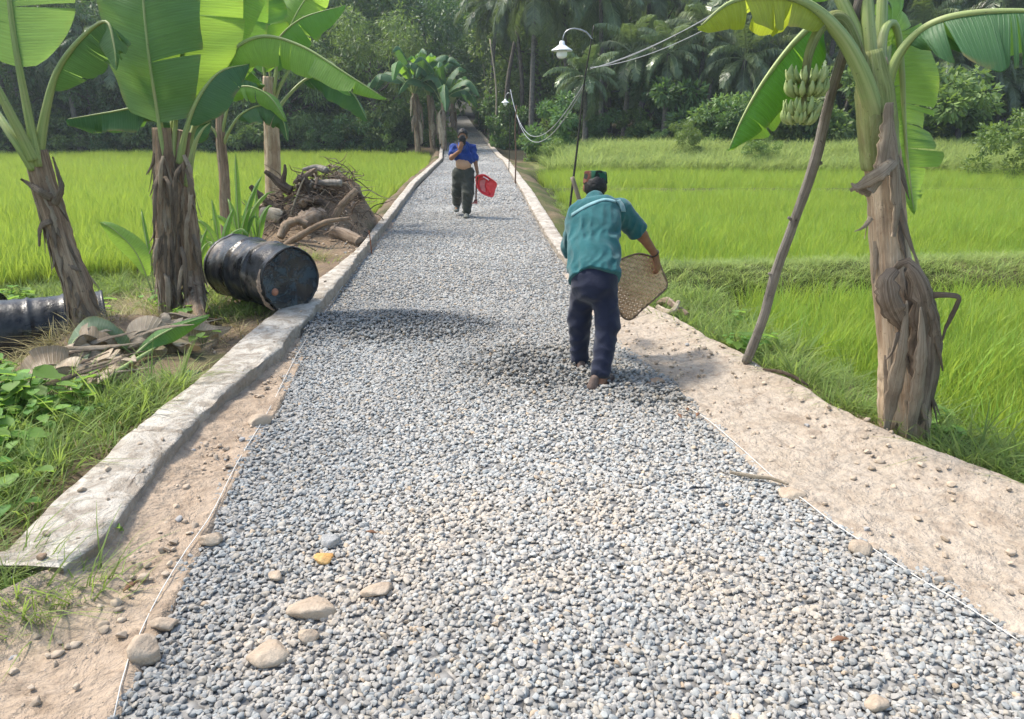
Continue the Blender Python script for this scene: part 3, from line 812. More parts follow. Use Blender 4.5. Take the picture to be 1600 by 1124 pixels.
# prop pole
mb = MB()
pb = G(1166, 566, .05)
ptop = Q(1368, -90, Yb + .12)
pole = [pb * (1 - t) + ptop * t for t in np.linspace(0, 1, 8)]
pole = [p + np.array([.012 * math.sin(i * 2.1) + .03 * math.sin(i / 7 * 3.14), 0, 0]) for i, p in enumerate(pole)]
tube(mb, pole, [.034, .031, .032, .028, .031, .027, .028, .025], 10, 60, jit=.10, seed=3)
for f in (.27, .42, .55, .72): 
    k = crom(pole, 60)[int(f * 60)]
    tube(mb, [k, k + np.array([.045 * random.choice([-1, 1]), -.01, .02])], [.018, .009], 7, 4)
po = mb.obj('prop_pole', [M_WOOD]); tag(po, 'long grey knotty pole leaning against the fruiting banana plant', 'pole')

# ================================================================== banana plants behind the low kerb
def plant(name, base, label, group='banana plants between the kerb and the paddy'):
    return empty(name, base, label, 'banana plant', group)
# -- A: leaning dark stem in front of the black drum
A0 = G(143, 532, -.10); YA = A0[1]
TA = plant('banana_plant', A0, 'banana plant with a dark stem leaning over the black drum')
stem_mesh('trunk', [A0 + [0, 0, -.4], Q(125, 460, YA + .03), Q(103, 400, YA + .05), Q(85, 340, YA + .07), Q(70, 295, YA + .08), Q(55, 235, YA + .08)], [.135, .118, .108, .10, .095, .08], [M_STEM], TA, 21, amp=.14, flakes=60)
sheath('dead_sheath', [([Q(80, 310, YA - .02), Q(62, 300, YA - .05), Q(45, 288, YA), Q(32, 280, YA)], [.07, .06, .05, .015], [-.2, -1, .3], .6),
    ([Q(84, 320, YA - .02), Q(95, 295, YA - .05), Q(88, 265, YA), Q(82, 245, YA)], [.06, .05, .03, .01], [.2, -1, .2], .6),
    ([Q(78, 345, YA - .04), Q(62, 355, YA - .06), Q(60, 385, YA - .02)], [.05, .05, .02], [-.4, -1, .2], .5)], [M_DRYD], TA, 31)
banana_leaf('leaf', [Q(60, 260, YA + .03), Q(40, 160, YA), Q(22, 60, YA - .03), Q(12, -30, YA - .03), Q(5, -160, YA + .05), Q(0, -260, YA + .2)], .46, [.25, -1, .2], parent=TA, mats=[M_BANG, M_RIB], pet=.30, r0=.040, fold=-.08, curl=.2, tears=3, seed=22)
banana_leaf('leaf', [Q(58, 260, YA + .08), Q(68, 190, YA + .08), Q(88, 115, YA + .06), Q(125, 62, YA), Q(165, 34, YA - .08), Q(178, 70, YA - .16), Q(182, 110, YA - .2)], .27, [-.35, -.35, .8], [.3, -.5, .6], parent=TA, mats=[M_BANG, M_RIB], pet=.34, r0=.046, fold=.95, curl=.2, tears=9, seed=23)
banana_leaf('leaf', [Q(52, 250, YA), Q(22, 190, YA - .1), Q(-20, 115, YA - .2), Q(-90, 50, YA - .4), Q(-170, 50, YA - .6)], .3, [-.2, -.3, 1], parent=TA, pet=.42, r0=.046, tears=4, seed=24, fold=.5)
banana_leaf('leaf', [Q(52, 265, YA + .02), Q(20, 215, YA - .05), Q(-30, 150, YA + .1), Q(-110, 110, YA + .2), Q(-180, 150, YA + .3)], .3, [-.2, -.3, 1], parent=TA, pet=.42, r0=.040, tears=4, seed=25, fold=.5)
# -- B: twin stemmed plant with the huge upright leaves
B0 = G(272, 506, -.06); YB = B0[1]
TB = plant('banana_plant', B0, 'twin-stemmed shaggy banana plant with huge upright leaves beside the tarred drum')
stem_mesh('trunk', [B0 + [0, 0, -.1], Q(263, 430, YB + .01), Q(262, 370, YB + .02), Q(262, 310, YB + .02), Q(258, 255, YB + .03), Q(252, 200, YB + .04)], [.095, .098, .102, .102, .098, .072], [M_STEM], TB, 26, amp=.16, flakes=90)
B1 = G(308, 545, -.02)
stem_mesh('trunk', [B1 + [0, .12, -.1], Q(303, 450, YB + .09), Q(296, 380, YB + .10), Q(288, 310, YB + .10), Q(284, 255, YB + .1), Q(288, 205, YB + .1)], [.078, .085, .09, .09, .085, .06], [M_STEM], TB, 27, amp=.16, flakes=70)
sh = []
rs = random.Random(5)
for i in range(16):
    x = rs.uniform(245, 305); y = rs.uniform(230, 440); d = rs.uniform(-1, 1)
    sh.append(([Q(x, y, YB - .10), Q(x + d * 10, y + 22, YB - .15), Q(x + d * 14, y + rs.uniform(45, 95), YB - .12)], [.03, .045, .008], [d * .5, -1, .2], .7))
sheath('dead_sheath', sh[:8], [M_DRYD], TB, 40); sheath('dead_sheath', sh[8:], [M_DRY], TB, 50)
banana_leaf('leaf', [Q(256, 250, YB - .02), Q(245, 170, YB - .04), Q(233, 90, YB - .05), Q(224, 0, YB - .03), Q(218, -120, YB + .05), Q(222, -230, YB + .2)], .43, [-.12, -1, .1], parent=TB, mats=[M_BANG, M_RIB], pet=.12, r0=.026, fold=-.1, curl=.2, tears=2, ripple=.022, seed=28, t0=.06)
banana_leaf('leaf', [Q(270, 250, YB + .04), Q(276, 170, YB + .06), Q(284, 90, YB + .08), Q(297, 0, YB + .1), Q(308, -110, YB + .15), Q(318, -200, YB + .2)], .45, [.35, -1, .1], parent=TB, mats=[M_BANY, M_RIB], pet=.16, r0=.028, fold=-.05, curl=.15, tears=2, ripple=.022, seed=29, t0=.05, label='bright translucent upright leaf')
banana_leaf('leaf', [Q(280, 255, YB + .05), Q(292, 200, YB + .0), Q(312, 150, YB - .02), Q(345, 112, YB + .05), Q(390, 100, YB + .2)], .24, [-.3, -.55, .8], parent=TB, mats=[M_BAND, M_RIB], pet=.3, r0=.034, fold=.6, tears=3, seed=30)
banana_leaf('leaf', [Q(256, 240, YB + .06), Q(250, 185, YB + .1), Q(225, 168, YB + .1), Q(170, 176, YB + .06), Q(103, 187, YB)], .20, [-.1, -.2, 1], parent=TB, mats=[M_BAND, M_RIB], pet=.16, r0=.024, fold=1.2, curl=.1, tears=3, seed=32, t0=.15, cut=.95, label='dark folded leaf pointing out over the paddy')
banana_leaf('leaf', [Q(285, 270, YB + .1), Q(300, 215, YB + .12), Q(322, 150, YB + .2), Q(350, 92, YB + .28), Q(405, 58, YB + .22), Q(470, 72, YB + .12), Q(545, 118, YB + .02), Q(604, 155, YB - .02)], .245, [-.1, -.15, 1], [.1, -.25, .9], parent=TB, mats=[M_BANY, M_RIB], pet=.36, r0=.034, fold=.78, curl=.25, tears=4, seed=33, t0=.1, label='long arching leaf reaching towards the road')
banana_leaf('leaf', [Q(262, 245, YB + .1), Q(285, 120, YB + .3), Q(330, 40, YB + .45), Q(372, -30, YB + .6), Q(400, -120, YB + .7)], .3, [.1, -1, .3], parent=TB, pet=.3, r0=.03, tears=3, seed=35)
banana_leaf('leaf', [Q(292, 290, YB + .05), Q(302, 235, YB - .02), Q(315, 205, YB - .04), Q(330, 190, YB)], .07, [0, -1, .2], parent=TB, mats=[M_BAND, M_RIB], pet=.6, r0=.032, tears=0, seed=36)
# -- C: thin plant behind
C0 = G(352, 372, -.2); YC = C0[1] * .88; C0 = np.array([(355 - 800) / FPX * (YC * CP + 1.8 * SP), YC, 0]); C0[2] = gz(C0[0], C0[1])
TC = plant('banana_plant', C0, 'slim banana plant with drooping dark leaves behind the twin-stemmed one')
stem_mesh('trunk', [C0 - [0, 0, .1], Q(352, 330, YC), Q(350, 270, YC), Q(345, 220, YC), Q(343, 170, YC)], [.085, .08, .072, .07, .05], [M_STEM], TC, 37)
for i, (pts, hw, nr, m, pet, fold) in enumerate([
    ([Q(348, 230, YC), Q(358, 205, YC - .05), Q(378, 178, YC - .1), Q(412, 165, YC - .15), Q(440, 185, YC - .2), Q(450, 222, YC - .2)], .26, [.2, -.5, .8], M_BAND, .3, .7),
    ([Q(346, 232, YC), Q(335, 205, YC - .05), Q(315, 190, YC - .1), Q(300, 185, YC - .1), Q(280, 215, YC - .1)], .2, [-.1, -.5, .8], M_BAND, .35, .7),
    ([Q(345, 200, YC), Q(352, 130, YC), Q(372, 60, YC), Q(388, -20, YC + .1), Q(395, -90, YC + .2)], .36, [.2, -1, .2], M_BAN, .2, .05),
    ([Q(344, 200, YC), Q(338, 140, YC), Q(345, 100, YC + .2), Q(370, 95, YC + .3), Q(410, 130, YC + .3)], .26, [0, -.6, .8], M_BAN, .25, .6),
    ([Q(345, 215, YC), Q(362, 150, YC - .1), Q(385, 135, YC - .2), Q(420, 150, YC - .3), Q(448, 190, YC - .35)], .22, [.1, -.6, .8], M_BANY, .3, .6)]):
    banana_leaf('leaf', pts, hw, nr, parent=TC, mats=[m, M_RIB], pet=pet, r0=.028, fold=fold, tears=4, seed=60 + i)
# -- D: plant behind the wood pile
YD = 12.4; D0 = np.array([(427 - 800) / FPX * (YD * CP + 1.7 * SP), YD, 0]); D0[2] = gz(D0[0], D0[1])
TD = plant('banana_plant', D0, 'banana plant rising behind the heap of roots')
stem_mesh('trunk', [D0 - [0, 0, .1], Q(428, 320, YD), Q(426, 260, YD), Q(424, 200, YD), Q(420, 120, YD)], [.15, .135, .125, .115, .09], [M_STEMP], TD, 38)
for i, (pts, hw, nr, m, pet, fold) in enumerate([
    ([Q(422, 180, YD), Q(440, 130, YD), Q(468, 95, YD), Q(520, 100, YD - .2), Q(548, 150, YD - .3)], .34, [.2, -.5, .8], M_BAN, .4, .6),
    ([Q(422, 170, YD), Q(412, 110, YD), Q(402, 30, YD), Q(405, -60, YD)], .5, [-.2, -1, .2], M_BAN, .25, .1),
    ([Q(424, 170, YD), Q(432, 110, YD - .1), Q(430, 70, YD - .2), Q(470, 30, YD - .3), Q(540, 8, YD - .3)], .42, [0, -.7, .7], M_BAN, .25, .5),
    ([Q(424, 150, YD), Q(440, 80, YD + .1), Q(470, 10, YD + .2), Q(520, -50, YD + .2)], .42, [.2, -1, .2], M_BANY, .25, .1),
    ([Q(420, 180, YD), Q(405, 140, YD), Q(385, 120, YD - .3), Q(355, 130, YD - .5)], .28, [-.2, -.6, .8], M_BAND, .35, .6),
    ([Q(426, 185, YD), Q(450, 150, YD + .2), Q(490, 120, YD + .4), Q(545, 140, YD + .5), Q(575, 190, YD + .5)], .36, [.2, -.6, .8], M_BAND, .35, .6),
    ([Q(422, 160, YD), Q(418, 100, YD + .2), Q(370, 40, YD + .4), Q(330, 40, YD + .6)], .4, [0, -.7, .7], M_BAND, .3, .4)]):
    banana_leaf('leaf', pts, hw, nr, parent=TD, mats=[m, M_RIB], pet=pet, r0=.036, fold=fold, tears=5, seed=70 + i)
# -- suckers and young lance-leaved shoots
def shoot(px, py, Y, leaves, label, group=None, mats=None, name='young_banana_shoot'):
    b = P(px, py, Y); b[2] = gz(b[0], b[1])
    t = empty(name, b, label, 'plant', group)
    for i, (dx, dy, dY, hw, droop) in enumerate(leaves):
        e = P(px + dx, py + dy, Y + dY)
        m1 = b * .6 + e * .4 + np.array([0, 0, .12 + droop]); m1[:2] = b[:2] * .72 + e[:2] * .28
        m2 = b * .25 + e * .75 + np.array([0, 0, .10 + droop])
        banana_leaf('leaf', [b - [0, 0, .03], m1, m2, e], hw * (1 if len(leaves) == 2 else .62), [.1 * (1 if dx > 0 else -1), -.6, .7], parent=t, mats=[(mats or [M_BANY, M_BAN])[i % 2], M_RIB], pet=.28, r0=.012, fold=.3, tears=0, seed=int(px + i), n=22, k=4, ripple=.006)
    return t
shoot(240, 445, 7.6, [(-85, -98, -.1, .14, .05), (-20, -120, .2, .03, 0)], 'low sucker with one broad yellow-green leaf held over the bare bank')
shoot(375, 385, 9.0, [(-8, -150, .1, .08, 0), (35, -110, .1, .08, .06), (-45, -40, -.1, .11, .1), (30, -40, .1, .1, .1), (-20, -75, .2, .08, .05), (15, -60, -.1, .09, .02), (55, -85, .2, .07, .1)], 'tall lance-leaved young shoot beside the tarred drum', 'young shoots by the root heap')
shoot(345, 400, 8.6, [(-40, -55, .0, .10, .05), (20, -75, .1, .09, .0), (-15, -90, .1, .07, 0), (45, -30, -.1, .09, .1), (-60, -20, -.1, .08, .1)], 'bushy young shoot between the drum and the twin-stemmed plant', 'young shoots by the root heap')
shoot(400, 372, 9.6, [(-20, -60, .0, .09, .05), (25, -50, .1, .09, .05), (0, -80, .1, .07, 0), (-35, -25, -.1, .09, .1)], 'small leafy shoot tucked against the root heap', 'young shoots by the root heap')
shoot(310, 425, 8.0, [(-30, -50, .0, .06, .05), (15, -70, .1, .06, .0), (28, -35, -.1, .07, .08)], 'thin shoot behind the twin stems', 'young shoots by the root heap')
# ------------------------------------------------------------------ rice and grass
def m_blade(name, root, tip, tr, tf=.45, var=.25, hue=.02):
    t = NT(name); h = t.n('ShaderNodeUVMap').outputs[0]
    y = t.n('ShaderNodeSeparateXYZ', Vector=h)
    rnd = t.rand()
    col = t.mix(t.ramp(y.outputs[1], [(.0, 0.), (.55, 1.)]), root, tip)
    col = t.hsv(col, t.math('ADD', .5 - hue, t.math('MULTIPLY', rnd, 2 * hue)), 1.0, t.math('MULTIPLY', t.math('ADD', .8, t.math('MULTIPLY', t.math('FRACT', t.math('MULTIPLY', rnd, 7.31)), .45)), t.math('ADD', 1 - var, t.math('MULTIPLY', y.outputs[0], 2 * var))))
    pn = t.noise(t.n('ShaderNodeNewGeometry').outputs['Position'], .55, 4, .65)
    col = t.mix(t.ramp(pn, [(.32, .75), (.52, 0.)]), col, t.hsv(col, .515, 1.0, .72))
    return t.pbr(col, .55, None, .25, transl=t.mix(t.ramp(y.outputs[1], [(0., .25), (.5, 1.)]), (0, 0, 0), tr), tfac=tf)
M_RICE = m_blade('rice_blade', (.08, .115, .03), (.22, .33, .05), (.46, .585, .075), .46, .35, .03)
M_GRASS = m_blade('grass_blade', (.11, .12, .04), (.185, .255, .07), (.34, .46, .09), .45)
M_DGRASS = m_blade('straw_blade', (.20, .16, .09), (.30, .26, .12), (.36, .32, .12), .35)
M_BGRASS = m_blade('bank_grass_blade', (.17, .19, .06), (.28, .36, .11), (.42, .52, .15), .45)
M_WEED = m_blade('weed_leaf', (.09, .14, .035), (.155, .29, .065), (.34, .55, .08), .45)

def tuft(name, seed, nb, h0, h1, spread, lean, wid, mat, seg=4, droop=.25, flat=0.0):
    r = np.random.default_rng(seed)
    V, Fc, UV = [], [], []
    for b in range(nb):
        a = r.uniform(0, 2 * np.pi); d = spread * np.sqrt(r.random())
        p0 = np.array([d * np.cos(a), d * np.sin(a), -.03])
        a2 = a + r.normal(0, .8); ln = abs(r.normal(lean, lean * .6)); hh = r.uniform(h0, h1)
        dirn = np.array([np.cos(a2), np.sin(a2), 0])
        wv = np.array([-np.sin(a2 + r.normal(0, .6)), np.cos(a2 + r.normal(0, .6)), 0]); w = wid * r.uniform(.7, 1.25)
        o = len(V); v = r.random(); dr = droop * r.uniform(.2, 1.6)
        for i in range(seg + 1):
            t = i / seg
            c = p0 + dirn * hh * (ln * t + dr * t ** 3) + np.array([0, 0, hh * (t - .5 * dr * t ** 3) * (1 - .3 * ln)])
            ww = w * (1 - t ** 2.2) * (.6 + .4 * min(1, t * 4)) + .0004
            V += [c - wv * ww, c + wv * ww]; UV += [(v, t), (v, t)]
            if i: Fc.append((o + 2 * i - 2, o + 2 * i - 1, o + 2 * i + 1, o + 2 * i))
    return mesh(name, V, Fc, [mat], uv=UV)
RICE = [tuft('rice_tuft', 100 + i, 30, .40, .66, .07, .16, .0042, M_RICE, 4, .22) for i in range(8)]
def field(maskf, x0, x1, y0, y1, sp, keep=.985):
    gx_ = np.arange(x0, x1, sp); gy_ = np.arange(y0, y1, sp)
    X, Y = np.meshgrid(gx_, gy_); X, Y = X.ravel(), Y.ravel()
    X = X + rng.uniform(-.4, .4, X.size) * sp; Y = Y + rng.uniform(-.4, .4, X.size) * sp
    k = maskf(X, Y) > .93
    k &= np.abs(X) < .78 * Y + 4.0
    k &= rng.random(X.size) < keep
    return X[k], Y[k]
def lay(name, XY, meshes, smin, smax, label, zoff=0.0, tall=None):
    X, Y = XY; n = len(X)
    Z = ground_z(X, Y) + zoff
    rot = np.stack([rng.normal(0, .07, n), rng.normal(0, .07, n), rng.uniform(0, 6.28, n)], -1)
    s = rng.uniform(smin, smax, n)
    s = s * (1 + .18 * vn(X, Y, 2.6, 111) + .24 * vn(X, Y, .6, 113))
    return scatter(name, np.stack([X, Y, Z], -1), rot, s, rng.integers(0, len(meshes), n), meshes, None, label)
def joinxy(*a): return np.concatenate([p[0] for p in a]), np.concatenate([p[1] for p in a])
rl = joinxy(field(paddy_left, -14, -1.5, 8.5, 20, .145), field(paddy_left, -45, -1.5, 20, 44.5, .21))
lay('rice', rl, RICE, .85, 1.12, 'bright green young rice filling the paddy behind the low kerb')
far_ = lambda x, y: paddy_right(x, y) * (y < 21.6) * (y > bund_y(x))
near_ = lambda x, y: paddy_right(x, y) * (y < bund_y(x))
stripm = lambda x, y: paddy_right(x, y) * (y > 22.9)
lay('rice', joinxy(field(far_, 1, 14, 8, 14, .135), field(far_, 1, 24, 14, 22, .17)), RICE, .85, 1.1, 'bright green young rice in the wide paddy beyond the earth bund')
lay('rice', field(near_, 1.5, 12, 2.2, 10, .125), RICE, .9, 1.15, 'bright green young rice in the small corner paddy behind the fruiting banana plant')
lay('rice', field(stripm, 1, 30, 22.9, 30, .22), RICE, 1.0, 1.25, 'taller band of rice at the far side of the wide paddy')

# turf, weeds and straw on the banks
GR = [tuft('grass_tuft', 200 + i, 22, .07, .20, .06, .55, .0030, M_GRASS, 3, .5) for i in range(5)]
GRT = [tuft('grass_tuft', 220 + i, 18, .16, .38, .05, .35, .0036, M_GRASS, 4, .5) for i in range(4)]
ST = [tuft('straw_tuft', 240 + i, 16, .06, .18, .07, 1.0, .0026, M_DGRASS, 3, .6) for i in range(4)]
BG = [tuft('bank_grass_tuft', 260 + i, 22, .25, .6, .14, .4, .008, M_BGRASS, 3, .5) for i in range(4)]
def weed_mesh(seed, nl, size, h, mat=None):
    r = np.random.default_rng(seed); mb = MB()
    for i in range(nl):
        a = r.uniform(0, 6.28); hh = h * r.uniform(.3, 1); d = r.uniform(.2, 1.2) * size
        s0 = np.array([0, 0, 0.]); s1 = np.array([np.cos(a) * d, np.sin(a) * d, hh])
        tube(mb, [s0, s0 * .5 + s1 * .5 + [0, 0, hh * .2], s1], [.0022, .0016], 4, 5, 0, cap=False)
        s = size * r.uniform(.6, 1.2); dr = np.array([np.cos(a), np.sin(a), r.uniform(-.35, .25)]); sd = np.array([-np.sin(a), np.cos(a), r.uniform(-.2, .2)])
        V = []; UV = []; v = r.random()
        for t, w in ((0, .05), (.2, .42), (.45, .5), (.75, .3), (1, .02)):
            for q in (-1, 0, 1):
                V.append(s1 + dr * s * t + sd * s * w * q + np.array([0, 0, .12 * s * abs(q) - .25 * s * t * t])); UV.append((v, .5 + .5 * t))
        mb.add(V, [(i2 * 3 + j, i2 * 3 + j + 1, i2 * 3 + j + 4, i2 * 3 + j + 3) for i2 in range(4) for j in range(2)], 0, UV)
    return mb.me('weed', [mat or M_WEED])
WD = [weed_mesh(300 + i, 9 + i, .05 + .012 * i, .12 + .02 * i) for i in range(5)]
def bank(n, x0, x1, y0, y1, f):
    X = rng.uniform(x0, x1, n); Y = rng.uniform(y0, y1, n)
    k = rng.random(n) < f(X, Y); return X[k], Y[k]
LITC = G(215, 585, -.1)
def left_bank(x, y):
    d = kerb_lo(y) - x
    bare = np.clip(1 - (np.exp(-((y - 8.2) / 1.9) ** 2 * (y > 5.4)) * (d < 3.2)) * 1.1 * (y > 5.2), 0, 1)
    near = sstep((d - .04 - .12 * vn(x, y, .5, 121)) / .25)
    end = sstep((x - -9) / 1)
    mnd = sum(np.exp(-((x - c[0]) / c[2]) ** 2 - ((y - c[1]) / c[3]) ** 2) for c in MOUND)
    lit = ((x - LITC[0]) * .83 + (y - LITC[1]) * .56) / 1.45, ((y - LITC[1]) * .83 - (x - LITC[0]) * .56) / .75
    bare = bare * (mnd < .12) * ~((d < 1.7) & (y > 9.2) & (y < 13.5) & (vn(x, y, .4, 129) < .45)) * (lit[0] ** 2 + lit[1] ** 2 > 1) * ~((x < -3.2) & (np.abs(y - 6.1) < .85))
    return (d > .03) * near * bare * (1 - paddy_left(x, y)) * (.45 + .55 * sstep(vn(x, y, .6, 123) + .55)) * (y < 12.5)
KE = G(40, 884, .12)[1]
def below_kerb_end(x, y):   # grass in front of the broken end of the kerb
    d = kerb_li(y) - x
    return (y < KE + .06) * sstep((d + .22) / .4)
def right_bank(x, y):
    d = x - verge_r(y)
    return sstep((d - .02 - .10 * vn(x, y, .35, 125)) / .12) * (1 - paddy_right(x, y)) * (y < 30) * ~((np.abs(y - bund_y(x)) < .8) & (d > .55)) * (.5 + .5 * sstep(vn(x, y, .5, 127) + .6))
lay('grass', bank(26000, -7.5, -1.0, 1.6, 12.5, left_bank), GR + GRT[:1], .7, 1.25, 'short green grass growing on the bank behind the low kerb')
lay('grass', bank(5200, -3.4, -.9, 1.0, 2.9, below_kerb_end), GR + GRT[:2], .6, 1.15, 'grass tufts in front of the broken end of the low kerb', .05)
lay('grass', joinxy(bank(12000, 1.2, 8, 1.8, 13, right_bank), bank(2500, 1, 4, 12, 30, right_bank)), GR + GRT[:1], .7, 1.3, 'short green grass along the verge edge and over the earth bund')
GB = [tuft('bund_grass_tuft', 280 + i, 20, .06, .17, .07, .6, .0032, M_BGRASS, 3, .5) for i in range(4)]
lay('grass', bank(10500, 1.3, 13, 7.2, 11.5, lambda x, y: (1 - paddy_right(x, y)) * (x - verge_r(y) > .3) * (.35 + .65 * (vn(x, y, .45, 137) > -.25))), GB, .7, 1.3, 'pale short grass on the earth bund between the two paddies')
lay('grass', bank(800, -2.2, -.8, 11, 44, lambda x, y: (np.abs(kerb_lo(y) - .13 - x) < .1) * .9), GRT, .6, 1.0, 'thin line of grass along the kerb foot')
lay('weeds', joinxy(bank(3200, -7, -1.4, 1.8, 7.2, lambda x, y: left_bank(x, y) * sstep((kerb_lo(y) - x - .35) / .4) * (.25 + .75 * (vn(x, y, .7, 131) > -.1))), bank(600, -7.5, -3.0, 5, 9, lambda x, y: .5 * left_bank(x, y))), WD, .7, 1.5, 'low broad-leaved weeds mixed into the bank grass')
lay('weeds', bank(2200, 1.4, 8, 1.8, 9.5, lambda x, y: right_bank(x, y) * (vn(x, y, .6, 133) > .1) * .9), WD, .5, 1.1, 'low broad-leaved weeds along the verge edge')
lay('straw', joinxy(bank(3000, -5.5, -1.2, 3.0, 9.5, lambda x, y: (kerb_lo(y) - x > .05) * (1 - paddy_left(x, y)) * (vn(x, y, .5, 141) > -.05) * .8 * (np.exp(-((x + 3.05) / 1.1) ** 2 - ((y - 11.4) / 1) ** 2) < .1)),
                    bank(900, 1.4, 7, 2, 10, lambda x, y: right_bank(x, y) * (vn(x, y, .5, 143) > .25) * .5)), ST, .7, 1.5, 'dry straw and dead grass lying on the banks')
lay('grass', bank(9000, 1.5, 34, 29.2, 37, lambda x, y: (x - verge_r(y) > .5) * .95), BG, .8, 1.6, 'pale yellow-green tall grass on the rough bank beyond the paddy')
# ------------------------------------------------------------------ tarred drums
def m_tar(name, rust=0.0):
    t = NT(name); c = t.coord()
    n = t.noise(c, 6, 6, .65, .6); n2 = t.noise(c, 42, 4, .6); n3 = t.noise(c, 3.2, 5, .6)
    col = t.mix(t.ramp(n, [(.42, 0.), (.62, 1.)]), (.010, .010, .011), (.034, .036, .039))
    if rust:
        col = t.mix(t.ramp(n3, [(.56, 0.), (.66, rust)]), col, (.20, .16, .12))
        col = t.mix(t.ramp(t.noise(c, 11, 5, .7), [(.66, 0.), (.71, rust)]), col, (.34, .31, .27))  # pale patches: tan flakes, plus whitish glare painted into the colour
    r = t.ramp(n, [(.3, .16), (.7, .5)])
    return t.pbr(col, r, t.bump(t.math('ADD', n2, t.math('MULTIPLY', n, 1.6)), .35, .010), .35)
M_TAR = m_tar('black_tar'); M_TARR = m_tar('tar_over_rust', .75)
def m_tarblue():
    t = NT('dark_blue_tar'); c = t.coord(); n = t.noise(c, 7, 6, .7, .8)
    col = t.mix(t.ramp(n, [(.45, 0.), (.6, .8)]), (.010, .014, .019), (.012, .05, .08))
    col = t.mix(t.ramp(t.noise(c, 22, 4, .7), [(.66, 0.), (.72, .7)]), col, (.28, .28, .26))
    return t.pbr(col, t.ramp(n, [(.3, .1), (.7, .4)]), t.bump(n, .5, .02), .6)
M_TARB = m_tarblue()
def m_plain(name, col, rough=.6, spec=.4, ns=12, var=.25, metal=0.0, bs=.2, bd=.005, sheen=0):
    t = NT(name); c = t.coord(); n = t.noise(c, ns, 5, .6)
    k = t.mix(t.ramp(n, [(.35, 0.), (.65, 1.)]), tuple(x * (1 - var) for x in col), tuple(min(1, x * (1 + var)) for x in col))
    return t.pbr(k, rough, t.bump(t.noise(c, ns * 4, 4), bs, bd), spec, metal, sheen=sheen)
M_RUST = m_plain('rust', (.22, .085, .04), .8, .2, 30, .4)
M_BUNG = m_plain('rusty_bung', (.34, .16, .10), .7, .3, 40, .3)

def drum(name, pf, ax, Lg, Rd, label, bodym, headm, seed=0, dent=.012, open_end=False, roll=0.0):
    """pf: centre of the front head; ax: from back to front"""
    ax = norm(ax); up = norm(np.array([0, 0, 1.]) - ax * ax[2]); sd = np.cross(up, ax)
    base = pf - ax * Lg * .5 - np.array([0, 0, Rd])
    root = empty(name, base, label, 'drum', 'tar drums lying on the bank')
    ns = 64
    def rev(prof, m, pname, cl=True, dn=1.0):
        a = np.linspace(0, 2 * np.pi, ns, endpoint=False)
        V = []
        for (d, r) in prof:
            k = r + dn * (dent * vn(np.cos(a) * 2 + d * 3, np.sin(a) * 2 + seed, 1, seed, 3) - dent * 1.2 * np.maximum(0, vn(np.cos(a) * 1.2 + seed, np.sin(a) * 1.2 + d * 4, 1, seed + 3, 1))) * min(1, r / Rd)
            dd = d + dn * .5 * dent * vn(np.cos(a) * 1.5 * r / Rd, np.sin(a) * 1.5 * r / Rd + seed, .7, seed + 9, 2)
            V.append(pf + ax * dd[:, None] + (sd * np.cos(a + roll)[:, None] + up * np.sin(a + roll)[:, None]) * k[:, None])
        V = np.array(V); n = len(prof)
        Fc = [(i * ns + j, i * ns + (j + 1) % ns, (i + 1) * ns + (j + 1) % ns, (i + 1) * ns + j) for i in range(n - 1) for j in range(ns)]
        if cl: Fc.append(tuple((n - 1) * ns + j for j in range(ns)))
        mb = MB(); mb.add(V.reshape(-1, 3), Fc); return mb.obj(pname, [m], root)
    prof = []
    for t in np.linspace(0, 1, 60):
        d = -Lg + Lg * t; r = Rd * .975
        for rb in (.345, .655): r += .014 * math.exp(-((t - rb) / .018) ** 2)
        r += .004 * math.sin(t * 60) * 0.3
        prof.append((d, r))
    rev(prof, bodym, 'body', False)
    rim = [(-.026, Rd * .975), (-.022, Rd * 1.0), (-.006, Rd * 1.012), (.004, Rd * 1.0), (.004, Rd * .965), (-.012, Rd * .955)]
    rev(rim, bodym, 'rim', False)
    rimb = [(-Lg + .026, Rd * .975), (-Lg + .02, Rd * 1.0), (-Lg - .004, Rd * 1.01), (-Lg - .004, Rd * .96), (-Lg + .012, Rd * .95)]
    rev(rimb, bodym, 'rim', False)
    if open_end:
        rev([(-.01, Rd * .955), (-Lg + .05, Rd * .95), (-Lg + .05, .01)], M_TAR, 'inner_wall')
    else:
        rev([(-.012, Rd * .957), (-.018, Rd * .9), (-.020, Rd * .6), (-.024, Rd * .3), (-.022, .01)], headm, 'head', True, 1.6)
    rev([(-Lg + .012, Rd * .955), (-Lg + .018, Rd * .5), (-Lg + .018, .01)], bodym, 'head')
    return root, ax, up, sd, pf
pf = P(454, 437, 6.28)
ax2 = np.array([.777, -.63, -.03])
dr, ax_, up_, sd_, pf_ = drum('drum', pf, ax2, .90, .292, 'dented drum caked in glossy black tar, lying across the low kerb', M_TARR, M_TARB, 5, .020, roll=.4)
mb = MB()
bc = P(424, 455, 6.2); bc = pf_ + (bc - pf_) - ax_ * np.dot(bc - pf_, ax_) + ax_ * -.022
tube(mb, [bc - ax_ * .005, bc + ax_ * .018, bc + ax_ * .022], [.034, .034, .028], 14, 6); mb.obj('bung', [M_BUNG], dr)
mb = MB(); a = np.linspace(2.7, 4.1, 26)
ribbon(mb, [pf_ + ax_ * -.02 + (sd_ * np.cos(t) + up_ * np.sin(t)) * .302 for t in a], [.008, .03, .04, .02, .035, .01], np.array([-.3, -1, .2]), 0, 40, 3, 0, .9); mb.obj('peeling_skin', [m_plain('flaked_tan_skin', (.36, .26, .19), .8, .2, 30, .4)], dr)
